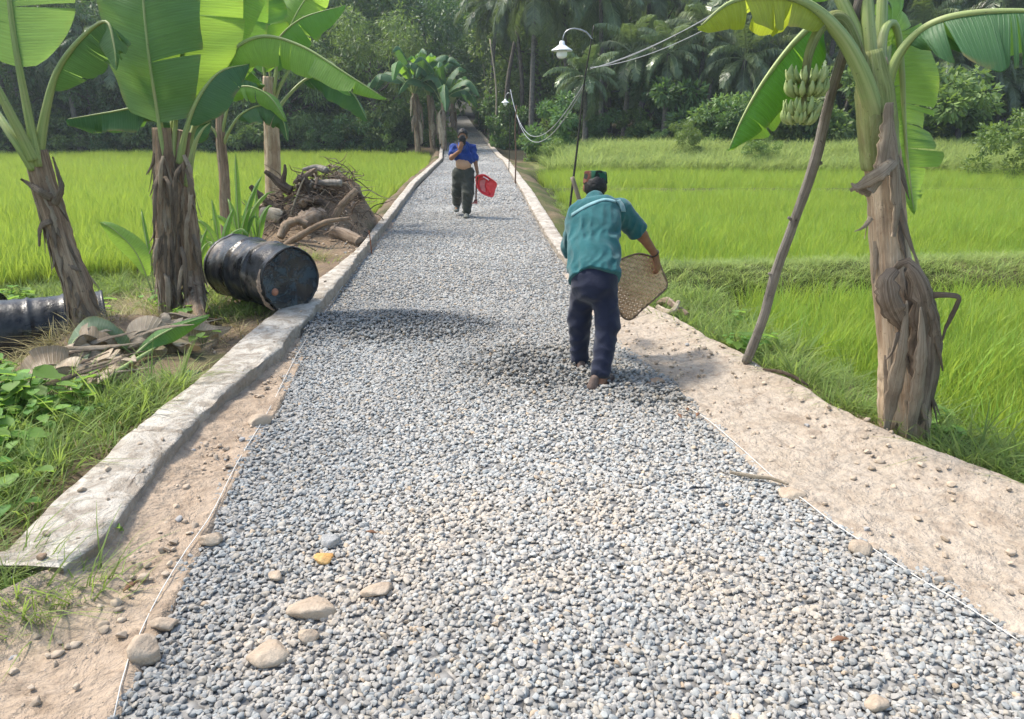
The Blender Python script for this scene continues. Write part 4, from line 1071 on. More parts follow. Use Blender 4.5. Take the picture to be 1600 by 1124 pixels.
# plain black drum lying further back behind the leaning stem
zc = gz(-4.6, 6.75)
pf1 = P(166, 502, 6.72)
drum('drum', pf1, np.array([.86, .52, -.01]), .90, .292, 'matt black drum lying half hidden behind the leaning dark banana stem', M_TAR, M_TAR, 9, .006)
pf3 = P(2, 500, 7.6)
drum('drum', pf3, np.array([.97, .2, .05]), .90, .30, 'drum showing only its pale rim behind the matt black drum', M_TAR, M_TAR, 13, .006)

# ------------------------------------------------------------------ heap of roots and branches beside the road
HG = 'branches in the heap of roots by the road'
def branch(name, pts, r, mat, label, group=HG, cat='branch', twigs=(), sides=9, jit=.22, lump=8):
    mb = MB(); s = int(abs(pts[0][0] * 1000) + abs(pts[0][2] * 777)) % 997
    tube(mb, pts, r, sides, 8 * len(pts), jit=jit, seed=s, lump=lump)
    for (k, d, rr) in twigs:
        c = crom(pts, 40)[int(k * 39)]; d = np.array(d, float)
        tube(mb, [c, c + d * .55 + np.array([.02, 0, .02]), c + d], [rr, rr * .7, rr * .35], 7, 10, jit=.2, seed=s + 3)
    o = mb.obj(name, [mat])
    return tag(o, label, cat, group)
YW = 11.0
def W(px, py, dY=0): return P(px, py, YW + dY)
branch('branch', [W(455, 298), W(440, 290), W(425, 276), W(414, 268)], [.075, .06, .045, .03], M_WOODD, 'dark forked root sticking up against the rice, topmost in the heap', twigs=[(.35, W(450, 255) - W(445, 288), .05)])
branch('branch', [W(440, 330, -.1), W(420, 318, -.1), W(402, 302, -.1), W(391, 291, -.1)], [.07, .06, .055, .035], M_WOODD, 'dark crooked root pointing out of the heap at the slim banana plant')
branch('branch', [W(500, 318, .1), W(488, 300, .1), W(477, 285, .1), W(473, 278, .1)], [.09, .10, .085, .05], M_WOODD, 'thick blunt dark root end standing at the crest of the heap')
branch('branch', [W(520, 345, -.3), W(535, 320, -.3), W(546, 308, -.3), W(557, 297, -.3)], [.05, .055, .05, .045], M_WOODT, 'stout tan branch slanting up towards the road side of the heap')
branch('branch', [W(445, 385, -1.0), W(475, 365, -1.0), W(510, 347, -1.0), W(547, 341, -.9)], [.05, .045, .035, .02], M_WOODT, 'long bent tan branch lying across the front of the heap', twigs=[(.5, W(520, 352, -1) - W(490, 358, -1), .03)])
branch('log', [W(520, 362, -.6), W(540, 368, -.7), W(563, 380, -.85)], [.085, .09, .092], M_WOODT, 'short sawn tan log lying at the kerb in front of the heap', cat='log', sides=16, jit=.06)
branch('log', [W(412, 334, -.1), W(432, 337, -.2), W(440, 340, -.2)], [.10, .11, .10], M_WOODL, 'pale barkless log end on the banana side of the heap', cat='log', sides=16, jit=.06)
branch('stump', [W(470, 352, -.5), W(490, 343, -.4), W(508, 340, -.3)], [.14, .17, .12], M_WOODT, 'lumpy tan stump in the middle of the heap', cat='stump', sides=16, jit=.35)
branch('branch', [W(455, 335, -.2), W(462, 312, -.2), W(470, 290, -.2), W(476, 278, -.2)], [.02, .018, .014, .01], M_WOODL, 'thin pale stick leaning on the blunt dark root end')
branch('branch', [W(437, 372, -.9), W(448, 352, -.8), W(465, 345, -.8), W(480, 352, -.8)], [.05, .07, .06, .05], M_WOODT, 'arched tan root in front of the lumpy stump')
rs = random.Random(17)
hc = np.array([-3.05, 11.35, .0])
for i in range(26):
    a = rs.uniform(0, 6.28); d = rs.uniform(0, .85)
    c = hc + np.array([math.cos(a) * d * 1.05, math.sin(a) * d * .75, 0]); c[2] = gz(c[0], c[1]) + rs.uniform(.02, .34) * (1 - .6 * d)
    L = rs.uniform(.25, .6); th = rs.gauss(0, .9); el = rs.uniform(-.25, .6)
    dv = np.array([math.cos(th) * math.cos(el), math.sin(th) * math.cos(el) * .7, math.sin(el) * .7]) * L * rs.choice([-1, 1])
    r0 = rs.uniform(.018, .065)
    bend = np.array([rs.uniform(-.1, .1), rs.uniform(-.1, .1), rs.uniform(-.05, .12)])
    p0 = c - dv * .5; p0[2] = max(p0[2], gz(p0[0], p0[1]) + .01); p3 = c + dv * .5; p3[2] = max(p3[2], gz(p3[0], p3[1]) + .01)
    kind = i % 3
    branch('branch', [p0, c - dv * .15 + bend * .6, c + dv * .2 + bend, p3], [r0, r0 * .95, r0 * .8, r0 * .45], [M_WOODT, M_WOODD, M_WOOD][kind],
           ['crooked tan branch jumbled in the root heap', 'crooked dark root jumbled in the root heap', 'crooked grey stick jumbled in the root heap'][kind], ['tan branches jumbled in the root heap', 'dark roots jumbled in the root heap', 'grey sticks jumbled in the root heap'][kind],
           twigs=[(rs.uniform(.3, .8), [rs.uniform(-.2, .2), rs.uniform(-.15, .1), rs.uniform(.05, .22)], r0 * .5)] if rs.random() < .6 else ())
# fine roots and twigs
TW = []
for i in range(5):
    mb = MB(); r = random.Random(900 + i)
    for j in range(1):
        tube(mb, [(0, 0, 0), (.12, .03 * r.uniform(-1, 1), .03), (.25, .05 * r.uniform(-1, 1), .03 * r.uniform(-1, 1)), (.38, .08 * r.uniform(-1, 1), .0)], [.007, .006, .005, .002], 5, 10)
    TW.append(mb.me('twig', [[M_WOODT, M_WOODD, M_DRY][i % 3]]))
n = 620
X = hc[0] + .12 + rng.normal(0, .58, n); Y = hc[1] - .15 + rng.normal(0, .48, n); k = X < kerb_lo(Y) - .05; X, Y = X[k], Y[k]; n = len(X)
scatter('twigs', np.stack([X, Y, ground_z(X, Y) + rng.uniform(0, .22, n) * np.exp(-((X - hc[0]) ** 2 + (Y - hc[1]) ** 2) / .5)], -1), np.stack([rng.normal(0, .3, n), rng.normal(0, .4, n), rng.uniform(0, 6.28, n)], -1), rng.uniform(.5, 1.5, n), rng.integers(0, 5, n), TW, None, 'fine roots and twigs tangled over the root heap')

# ------------------------------------------------------------------ stones
def m_stone(name, a, b):
    t = NT(name); c = t.coord(); n = t.noise(c, 6, 6, .65); n2 = t.noise(c, 40, 5, .65)
    col = t.mix(t.ramp(n, [(.35, 0.), (.65, 1.)]), a, b)
    col = t.mix(t.ramp(n2, [(.35, .5), (.5, 0.)]), col, t.hsv(col, .5, 1, .7))
    return t.pbr(col, .85, t.bump(t.math('ADD', n, n2), .5, .02), .25)
M_STT = m_stone('tan_sandstone', (.34, .26, .19), (.46, .38, .29)); M_STG = m_stone('grey_stone', (.27, .27, .265), (.40, .39, .37))
M_ORG = m_stone('orange_chip', (.55, .27, .08), (.62, .40, .17)); M_BRK = m_stone('brown_clod', (.22, .15, .10), (.33, .24, .165))
def stone(px, py, wpx, hpx, mat, label, seed, name='stone', cat='stone', group=None, z=.01, flat=.55):
    bm = bmesh.new(); bmesh.ops.create_icosphere(bm, subdivisions=3, radius=1)
    r = random.Random(seed); off = Vector((r.random() * 40, r.random() * 40, 0))
    for v in bm.verts:
        p = v.co.copy(); k = 1 + .35 * mnoise.noise(p * .9 + off) + .12 * mnoise.noise(p * 2.6 + off); v.co = p * k
    for _ in range(6):
        nv = Vector((r.uniform(-1, 1), r.uniform(-1, 1), r.uniform(-.2, 1))).normalized(); d = r.uniform(.55, .8)
        for v in bm.verts:
            e = v.co.dot(nv) - d
            if e > 0: v.co -= nv * e
    c = G(px, py + hpx * .3, z); D = np.linalg.norm(c - [0, 0, H]); mpp = D / FPX
    w = wpx * mpp / 2
    for v in bm.verts: v.co = Vector((v.co.x * w, v.co.y * w * .8, v.co.z * w * flat))
    me = bpy.data.meshes.new(name); bm.to_mesh(me); bm.free(); me.materials.append(mat)
    me.polygons.foreach_set('use_smooth', np.ones(len(me.polygons), bool))
    o = link(name, me); o.location = c + [0, 0, w * flat * .35]; o.rotation_euler = (0, 0, r.uniform(-.4, .4))
    return tag(o, label, cat, group)
stone(229, 1010, 54, 50, M_STT, 'largest blocky tan stone on the string at the gravel edge', 1, flat=.8)
stone(256, 972, 36, 22, M_STT, 'smaller tan stone just behind the blocky one on the string', 2)
stone(420, 1012, 68, 34, M_STT, 'flat buff slab of stone lying in the gravel near the camera', 3, flat=.35)
stone(490, 946, 70, 28, M_STT, 'long flat buff stone in the sandy patch of gravel', 4, flat=.32)
stone(482, 988, 34, 22, M_STT, 'squat buff stone between the two flat buff slabs', 5)
stone(590, 918, 48, 18, M_STT, 'thin sandy flake of stone at the middle of the sandy gravel patch', 6, flat=.3)
stone(515, 842, 34, 22, M_STG, 'pale ribbed chip of stone behind the orange chip', 7)
stone(432, 896, 24, 20, M_STT, 'small round buff stone beside the orange chip', 18)
stone(503, 869, 34, 16, M_ORG, 'bright orange chip lying on the grey gravel', 8, 'orange_chip', 'chip', flat=.35)
stone(405, 656, 40, 18, M_STT, 'smooth buff stone on the dirt strip at the gravel edge', 9, flat=.5)
stone(332, 838, 36, 22, M_STT, 'buff stone half buried where the string meets the dirt strip', 10)
stone(207, 822, 18, 16, M_BRK, 'round brown stone on the dirt below the kerb', 11)
stone(1024, 596, 40, 16, M_BRK, 'flat brown stone near the worker\'s shoes', 12, flat=.4)
stone(1236, 768, 44, 18, M_STT, 'flat tan stone under the string on the verge side', 13, flat=.35)
stone(1345, 853, 36, 18, M_STT, 'pale rounded stone lying against the verge string', 14)
stone(1365, 850, 18, 18, M_STT, 'small upright pale stone touching the verge string', 15)
stone(1390, 714, 14, 12, M_BRK, 'dark brown clod alone on the pale verge', 16, 'clod', 'clod')
stone(1372, 1094, 34, 26, M_STT, 'tan stone low in the gravel near the camera', 17)
stone(64, 868, 14, 12, M_BRK, 'dark brown clod sitting on the end of the kerb', 19, 'clod', 'clod', z=.125)
stone(690, 1010, 20, 14, M_STG, 'light grey flat stone in the middle of the near gravel', 20)
stone(362, 838 - 510, 12, 8, M_STG, 'small grey stone on the kerb past the root heap', 21, z=.12) if False else None

# ------------------------------------------------------------------ guide strings, stakes
M_STRING = m_plain('white_string', (.62, .60, .56), .8, .2, 60, .1)
def string(pix, label, r=.0022, z=.02):
    mb = MB(); pts = [G(x, y, z) + np.array([0, 0, .004 * math.sin(i * 1.7)]) for i, (x, y) in enumerate(pix)]
    tube(mb, pts, [r, r], 5, 60); return tag(mb.obj('guide_string', [M_STRING]), label, 'string')
string([(178, 1120), (196, 1045), (222, 982), (250, 925), (290, 862), (330, 805), (372, 720), (420, 640), (470, 545), (520, 470), (562, 408)], 'white guide string along the gravel edge by the low kerb')
string([(1075, 636), (1110, 660), (1160, 702), (1215, 750), (1260, 785), (1305, 820), (1370, 860), (1440, 905), (1500, 942), (1592, 1002)], 'white guide string along the gravel edge by the wide dirt verge')
mb = MB(); b = G(581, 396, .0); tube(mb, [b - [0, 0, .05], b + [-.01, 0, .16], b + [-.02, 0, .30]], [.008, .007, .006], 6, 8); tag(mb.obj('stake', [M_RUST]), 'thin rusty iron stake at the kerb past the tarred drum', 'stake')
branch('stick', [G(1140, 738, .03), G(1180, 745, .03), G(1205, 748, .035), G(1232, 757, .03)], [.008, .010, .009, .006], M_WOODL, 'pale stick lying across the verge string', None, 'stick')
branch('stick', [G(1192, 577, .06), G(1222, 582, .07), G(1246, 592, .06), G(1262, 602, .05)], [.007, .012, .012, .006], M_WOODD, 'dark curved stick at the foot of the leaning pole', None, 'stick')
rb = G(1045, 484, .03)
branch('root', [G(1028, 480, .03), G(1040, 487, .05), G(1052, 486, .07), G(1060, 472, .12)], [.022, .028, .026, .02], M_WOODL, 'bleached bent root lying at the verge edge under the woven tray', None, 'root')
branch('root', [G(1030, 474, .03), G(1042, 470, .08), G(1056, 480, .06), G(1075, 492, .03)], [.03, .035, .03, .02], M_WOODT, 'brown root tangled beside the bleached one', None, 'root')

# ------------------------------------------------------------------ cut banana litter at the foot of the stems
def litter(pts, hw, nr, mats, label, seed, **kw):
    o = banana_leaf(kw.pop('name', 'fallen_leaf'), pts, hw, nr, mats=mats, seed=seed, **kw)
    return tag(o, label, 'leaf', None)
def g2(px, py, z): return G(px, py, z)
M_DLEAF = m_leaf('dried_leaf', (.24, .17, .10), (.33, .25, .16), (.2, .14, .06), .15, brown=.5)
M_DRYLEAF = m_leaf('pale_dried_leaf', (.33, .25, .16), (.44, .35, .24), (.28, .2, .1), .15, brown=.4)
M_OLIVE = m_leaf('wilted_leaf', (.12, .18, .09), (.20, .26, .15), (.2, .3, .08), .25, brown=.8)
zb = -.14
litter([g2(215, 560, .02), g2(180, 535, .16), g2(140, 522, .22), g2(112, 540, .16), g2(112, 605, .02)], .17, [-.35, -1, .35], [M_OLIVE, M_RIB], 'wilted olive leaf folded over at the foot of the leaning stem', 90, pet=.08, r0=.010, fold=.35, tears=0, ripple=.03)
litter([g2(205, 560, .10), g2(240, 530, .18), g2(282, 508, .24), g2(328, 493, .28)], .09, [.1, -.8, .6], [M_BAN, M_RIB], 'freshly cut green leaf end laid over the litter by the twin stems', 91, pet=.05, r0=.016, fold=.4, tears=0)
litter([g2(85, 628, -.12), g2(70, 612, -.1), g2(100, 582, -.02), g2(112, 576, .0)], .05, [0, -.4, .9], [M_DLEAF, M_RIB], 'yellowed cut sheath lying in the weeds below the wilted olive leaf', 92, pet=.0, r0=.02, fold=.2, tears=0)
litter([g2(58, 650, -.1), g2(130, 612, .06), g2(200, 570, .12), g2(265, 530, .12)], .02, [0, -.4, .9], [M_DLEAF, M_RIB], 'long dry leaf stalk lying diagonally over the banana litter', 93, pet=.7, r0=.022, fold=.2, tears=0)
litter([g2(40, 608, -.2), g2(80, 612, -.16), g2(120, 612, -.16), g2(160, 610, -.15)], .11, [0, -.3, 1], [M_BAND, M_RIB], 'dark green cut leaf half buried in the weeds', 94, pet=.0, r0=.01, fold=.1, tears=0)
litter([g2(248, 610, -.02), g2(270, 590, .02), g2(295, 582, .05), g2(315, 580, .03)], .09, [0, -.3, 1], [M_BAND, M_RIB], 'small dark green leaf lying beside the kerb', 95, pet=.1, r0=.008, fold=.2, tears=0)
LG = 'dry banana leaves in the cut litter'
rs = random.Random(23)
def spot(t_, jx, jy): 
    c = G(92 + 205 * t_ + rs.uniform(-jx, jx), 648 - 112 * t_ + rs.uniform(-jy, jy), -.06); c[2] = gz(c[0], c[1]); return c
for i in range(18):
    c = spot(rs.random(), 14, 24); hgt = rs.uniform(.05, .26); th = rs.gauss(.75, .5); L = rs.uniform(.3, .62)
    d = np.array([math.cos(th), math.sin(th), 0]) * L * .5; sdv = np.array([-d[1], d[0], 0]) * rs.uniform(-.3, .3)
    p0 = c - d; p0[2] = gz(p0[0], p0[1]) + rs.uniform(.0, .05); p2 = c + d; p2[2] = gz(p2[0], p2[1]) + rs.uniform(.02, .12)
    litter([p0, c - d * .3 + sdv + [0, 0, hgt], c + d * .35 + sdv + [0, 0, hgt * rs.uniform(.5, 1.1)], p2], rs.uniform(.09, .18), [rs.uniform(-.5, .3), -.9, .6], [[M_DLEAF, M_DRYLEAF, M_DRYLEAF][i % 3], M_DRY], 'dried crumpled banana leaf in the cut litter below the twin stems', 200 + i, name='dry_leaf', pet=.06, r0=.010, fold=rs.uniform(.3, 1.1), curl=rs.uniform(-.5, .6), tears=5, ripple=.035, n=30, k=5)['group'] = LG
SG = 'dry strips in the cut litter'
for i in range(18):
    c = spot(rs.random(), 16, 26); th = rs.gauss(.7, .4); L = rs.uniform(.25, .7); el = rs.uniform(-.05, .35)
    d = np.array([math.cos(th), math.sin(th), el]) * L * .5; c[2] += rs.uniform(.06, .2)
    p0, p1 = c - d, c + d
    for p in (p0, p1): p[2] = max(p[2], gz(p[0], p[1]) + .01)
    mb = MB(); ribbon(mb, [p0, (p0 + p1) / 2 + [0, 0, rs.uniform(-.02, .03)], p1], [rs.uniform(.01, .03), rs.uniform(.02, .05), .006], [rs.uniform(-.6, .6), -.6, .8], 0, 16, 3, rs.choice([.0, .5]), .6, .003, i)
    tag(mb.obj('dry_strip', [[M_DRY, M_WOODL, M_DRYD][i % 3]]), 'stiff dry banana sheath strip in the cut litter', 'dry strip', SG)
mb = MB(); tube(mb, [g2(85, 668, -.2), g2(112, 645, -.08), g2(140, 622, -.02), g2(165, 606, .0)], [.06, .075, .07, .05], 14, 30, jit=.3, seed=5); tag(mb.obj('banana_log', [M_DRY]), 'thick shredded piece of dry banana stem in the litter', 'log')
mb = MB(); tube(mb, [g2(165, 660, -.12), g2(178, 640, -.06), g2(196, 622, .0)], [.05, .06, .045], 14, 20, jit=.3, seed=8); tag(mb.obj('banana_log', [M_DRYD]), 'short dark stub of banana stem lying nearest the kerb', 'log')
# dead leaf bits on the verges
M_DEAD = m_plain('dead_leaf', (.16, .085, .05), .8, .2, 20, .3)
def dead_leaf(px, py, s, label, group=None, mat=None):
    c = G(px, py, .03); mb = MB(); a = random.uniform(0, 6.28); d = np.array([math.cos(a), math.sin(a), .0]) * s
    ribbon(mb, [c - d, c + [0, 0, s * .35], c + d + [0, 0, s * .15]], [.004, s * .9, .004], [0, -.2, 1], 0, 12, 4, .8, .1, .002, int(px)); return tag(mb.obj('dead_leaf', [mat or M_DEAD]), label, 'leaf', group)
dead_leaf(205, 916, .035, 'curled brown leaf on the dirt below the end of the kerb')
dead_leaf(1312, 1000, .03, 'rusty brown leaf lying on the gravel near the verge')
dead_leaf(580, 832, .025, 'dark reddish leaf scrap on the gravel')
for q in ((1075, 640), (1090, 648), (1062, 650)): dead_leaf(q[0], q[1], .03, 'brown leaf scrap at the verge end of the string', 'leaf scraps at the string end')
# seedling by the kerb end
WB = [weed_mesh(330 + i, 6, .11, .2) for i in range(2)]
for (px, py, z, s, lb) in ((35, 790, -.05, 1.0, 'broad-leaved seedling with grey-green leaves near the kerb end'), (22, 830, -.05, .8, 'lime-green broad-leaved seedling lowest in the weeds'), (165, 852, .0, .45, 'tiny light green seedling at the kerb foot'), (318, 548, .02, .8, 'dark leafy weed at the foot of the twin stems')):
    o = link('seedling', WB[0] if s > .7 else WB[1]); o.location = G(px, py, z); o.scale = (s, s, s); tag(o, lb, 'weed')

# ------------------------------------------------------------------ lamp posts and cables
M_POLE = m_plain('dark_bamboo', (.035, .032, .025), .6, .3, 30, .4)
M_POLEB = m_plain('brown_pole', (.13, .075, .05), .7, .3, 30, .3)
M_METAL = m_plain('grey_metal', (.35, .36, .37), .4, .5, 30, .1, .7)
M_SHADE = m_plain('white_enamel', (.72, .74, .75), .3, .5, 30, .04)
def m_bulb():
    t = NT('frosted_bulb'); return t.pbr((.85, .87, .86), .25, None, .5)
M_BULB = m_bulb(); M_CABLE = m_plain('grey_cable', (.30, .31, .32), .5, .4, 50, .1)
def revolve(mb, c, prof, ns=28, m=0):
    a = np.linspace(0, 2 * np.pi, ns, endpoint=False)
    V = np.array([[c + np.array([r * math.cos(t), r * math.sin(t), z]) for t in a] for z, r in prof]); n = len(prof)
    mb.add(V.reshape(-1, 3), [(i * ns + j, i * ns + (j + 1) % ns, (i + 1) * ns + (j + 1) % ns, (i + 1) * ns + j) for i in range(n - 1) for j in range(ns)] + [tuple(range(ns))[::-1], tuple((n - 1) * ns + j for j in range(ns))], m)
def lamp_post(polepix, Y, armpix, lamp, sc, label, lseed=0):
    base = P(polepix[0][0], polepix[0][1], Y); base[2] = 0.03
    t = empty('street_lamp', base, label, 'street lamp')
    mb = MB(); pts = [base - [0, 0, .1]] + [P(x, y, Y) for x, y in polepix[1:]]
    tube(mb, pts, [.016, .014, .011, .007], 9, 40, jit=.06, seed=lseed); mb.obj('pole', [M_POLE], t)
    mb = MB(); tube(mb, [P(x, y, Y) for x, y in armpix], [.009, .008], 6, 20); mb.obj('arm', [M_METAL], t)
    c = P(*lamp, Y); s = sc
    mb = MB(); revolve(mb, c, [(.105 * s, .012 * s), (.10 * s, .03 * s), (.06 * s, .035 * s), (.05 * s, .05 * s), (.03 * s, .075 * s), (.0, .128 * s), (-.012 * s, .135 * s), (-.016 * s, .13 * s), (.0, .118 * s), (.022 * s, .07 * s), (.03 * s, .01 * s)])
    mb.obj('lamp_shade', [M_SHADE], t)
    mb = MB(); revolve(mb, c + np.array([0, 0, 0]), [(.02 * s, .05 * s), (-.02 * s, .065 * s), (-.06 * s, .068 * s), (-.085 * s, .06 * s), (-.10 * s, .035 * s), (-.104 * s, .005 * s)])
    mb.obj('bulb', [M_BULB], t)
    return t
YP = G(884, 408)[1]
lamp_post([(884, 408), (890, 330), (902, 230), (913, 130), (923, 70), (928, 40)], YP, [(926, 62), (915, 50), (897, 45), (884, 50), (879, 62)], (878, 78), .92, 'white-shaded street lamp on a thin black pole behind the stooping worker')
YQ = G(796, 268)[1]
lamp_post([(795, 268), (796, 230), (797, 180), (797, 130), (797, 100)], YQ, [(797, 148), (795, 145), (791, 148), (789.5, 154)], (789.5, 160), 1.05, 'small street lamp far down the road at the edge of the trees')
YR = G(805, 288)[1]
mb = MB(); b = P(805, 288, YR); tube(mb, [b - [0, 0, .1], P(806, 240, YR), P(805, 205, YR), P(807, 165, YR)], [.022, .02, .016], 8, 20, jit=.05); o = mb.obj('pole', [M_POLEB]); tag(o, 'short brown pole standing just in front of the far street lamp', 'pole')
def cable(pts, label, r=.008, group=None):
    mb = MB(); tube(mb, pts, [r, r], 6, 60); return tag(mb.obj('cable', [M_CABLE]), label, 'cable', group)
e0 = P(922, 108, YP)
far = P(1330, -110, 5.2)
for i, (o1, o2, sag) in enumerate(((0, 0, 0), (.0, .06, .03), (.05, -.05, .06))):
    a = e0 + [0, 0, o1 * .3]; b = far + [0, 0, o2]
    pts = [a * (1 - t) + b * t - np.array([0, 0, (.10 + sag) * 4 * t * (1 - t)]) for t in np.linspace(0, 1, 14)]
    cable(pts, ['lowest of the grey cables rising from the lamp pole out of view', 'middle of the grey cables rising from the lamp pole out of view', 'uppermost of the grey cables rising from the lamp pole out of view'][i], .0042, 'cables rising from the lamp pole')
q0, q1 = P(912, 132, YP), P(797, 140, YQ)
for i in range(2):
    pts = []
    for t in np.linspace(0, 1, 30):
        y = YP + (YQ - YP) * t
        pts.append(q0 * (1 - t) + q1 * t - np.array([0, 0, (1.02 + .12 * i) * 4 * t * (1 - t)]) + np.array([.02 * i, 0, 0]))
    cable(pts, ['upper slack cable looping from the lamp pole to the far lamp', 'lower slack cable looping from the lamp pole to the far lamp'][i], .0075, 'slack cables between the lamps')
# ------------------------------------------------------------------ the wood behind the paddies
def m_tree(name, a, b, tr, rough=.5, spec=.4, tf=.3):
    t = NT(name); at = t.attr('col'); r = t.rand()
    f = t.n('ShaderNodeSeparateColor', Color=at).outputs[0]
    col = t.mix(f, a, b)
    col = t.hsv(col, t.math('ADD', .485, t.math('MULTIPLY', r, .03)), 1.0, t.math('ADD', .75, t.math('MULTIPLY', r, .5)))
    return t.pbr(col, rough, None, spec, transl=tr, tfac=tf)
M_T1 = m_tree('dark_foliage', (.045, .090, .036), (.13, .225, .075), (.17, .31, .06))
M_T2 = m_tree('olive_foliage', (.07, .12, .04), (.21, .29, .09), (.28, .43, .07))
M_T3 = m_tree('bright_foliage', (.08, .14, .03), (.17, .25, .06), (.28, .40, .06))
M_PALM = m_tree('palm_frond', (.08, .125, .055), (.23, .29, .14), (.22, .31, .07), .3, .6, .3)
M_PALMD = m_tree('dry_frond', (.16, .13, .08), (.25, .21, .14), (.1, .08, .03), .7, .2, .15)
M_BARK = m_plain('grey_bark', (.13, .11, .09), .9, .2, 6, .4, bs=.6, bd=.03)
M_PBARK = m_plain('palm_bark', (.16, .145, .125), .9, .2, 9, .35, bs=.5, bd=.02)

def leaf_cloud(mb_pts, dirs, size, r, aspect=.42, droop=.4):
    """many folded leaves: pts (n,3), outward dirs (n,3)"""
    n = len(mb_pts)
    d = norm(dirs + r.normal(0, .55, (n, 3)) + [0, 0, -droop])
    s = norm(np.cross(d, r.normal(0, 1, (n, 3)) * .6 + [0, 0, 1.]))
    nn = np.cross(s, d)
    L = size * r.uniform(.6, 1.3, n)[:, None]; Wd = L * aspect
    p = mb_pts
    V = np.stack([p, p + d * L * .5 + s * Wd * .5 - nn * L * .05, p + d * L, p + d * L * .5 - s * Wd * .5 - nn * L * .05], 1)
    return V.reshape(-1, 3)
def crown_mesh(name, seed, nleaf, rad, hgt, nblob, size, mat, aspect=.42, droop=.4, base=.0):
    r = np.random.default_rng(seed)
    bl = []
    for i in range(nblob):
        a = r.uniform(0, 6.28); z = r.uniform(0, 1)
        d = rad * (.15 + .8 * np.sqrt(r.random())) * (1 - .55 * abs(z - .45) ** 1.3)
        bl.append((d * np.cos(a), d * np.sin(a), base + hgt * z, rad * r.uniform(.16, .36)))
    bl = np.array(bl)
    w = bl[:, 3] ** 2; idx = r.choice(nblob, nleaf, p=w / w.sum())
    dr = norm(r.normal(0, 1, (nleaf, 3))); q = r.random(nleaf) ** .28
    pt = bl[idx, :3] + dr * (bl[idx, 3] * q)[:, None] * [1, 1, .7]
    pt += .12 * rad * np.stack([vn(pt[:, 0] + k * 9, pt[:, 1] + pt[:, 2], .8, 5, 2) for k in range(3)], -1)
    V = leaf_cloud(pt, dr, size, r, aspect, droop)
    Fc = np.arange(nleaf * 4).reshape(-1, 4)
    tint = np.clip(r.normal(.45, .25, nleaf) + .25 * (r.random(nblob)[idx] - .5) * 2, 0, 1)
    return mesh(name, V, Fc, [mat], col=np.repeat(np.stack([tint] * 3, -1), 4, 0), smooth=False)
CROWNS = [crown_mesh('crown', 400 + i, 8500, 4.2, 7.5, 34, .30, [M_T1, M_T1, M_T2][i % 3], .40, .5, 1.2) for i in range(6)]
MANGO = [crown_mesh('crown', 420 + i, 11000, 3.6, 6.5, 46, .34, M_T2, .24, .9, 1.2) for i in range(2)]
SHRUB = [crown_mesh('foliage', 440 + i, 2600, 1.1, 1.7, 16, .20, [M_T1, M_T2, M_T1, M_T2][i], .42, .3, .1) for i in range(4)]
BUSHB = [crown_mesh('foliage', 450 + i, 5200, 1.4, 2.2, 22, .13, M_T3, .45, .3, .1) for i in range(2)]

def trunk_me(seed, h, r0, mat, limbs=5, lean=.1):
    r = random.Random(seed); mb = MB()
    p = [np.array([0, 0, -.3]), np.array([r.uniform(-lean, lean) * h * .3, r.uniform(-lean, lean) * h * .3, h * .4]), np.array([r.uniform(-lean, lean) * h, r.uniform(-lean, lean) * h, h])]
    tube(mb, p, [r0 * 1.25, r0, r0 * .55], 9, 16, jit=.12, seed=seed)
    for i in range(limbs):
        c = crom(p, 30)[r.randint(12, 29)]; a = r.uniform(0, 6.28); L = h * r.uniform(.3, .6)
        e = c + np.array([math.cos(a) * L, math.sin(a) * L, L * r.uniform(.4, 1.0)])
        tube(mb, [c, c * .5 + e * .5 + [0, 0, -.1 * L], e], [r0 * .45, r0 * .3, r0 * .12], 6, 10)
    return mb.me('trunk', [mat])
TRUNKS = [trunk_me(500 + i, 4.5 + i * .5, .16 + .02 * i, M_BARK) for i in range(4)]

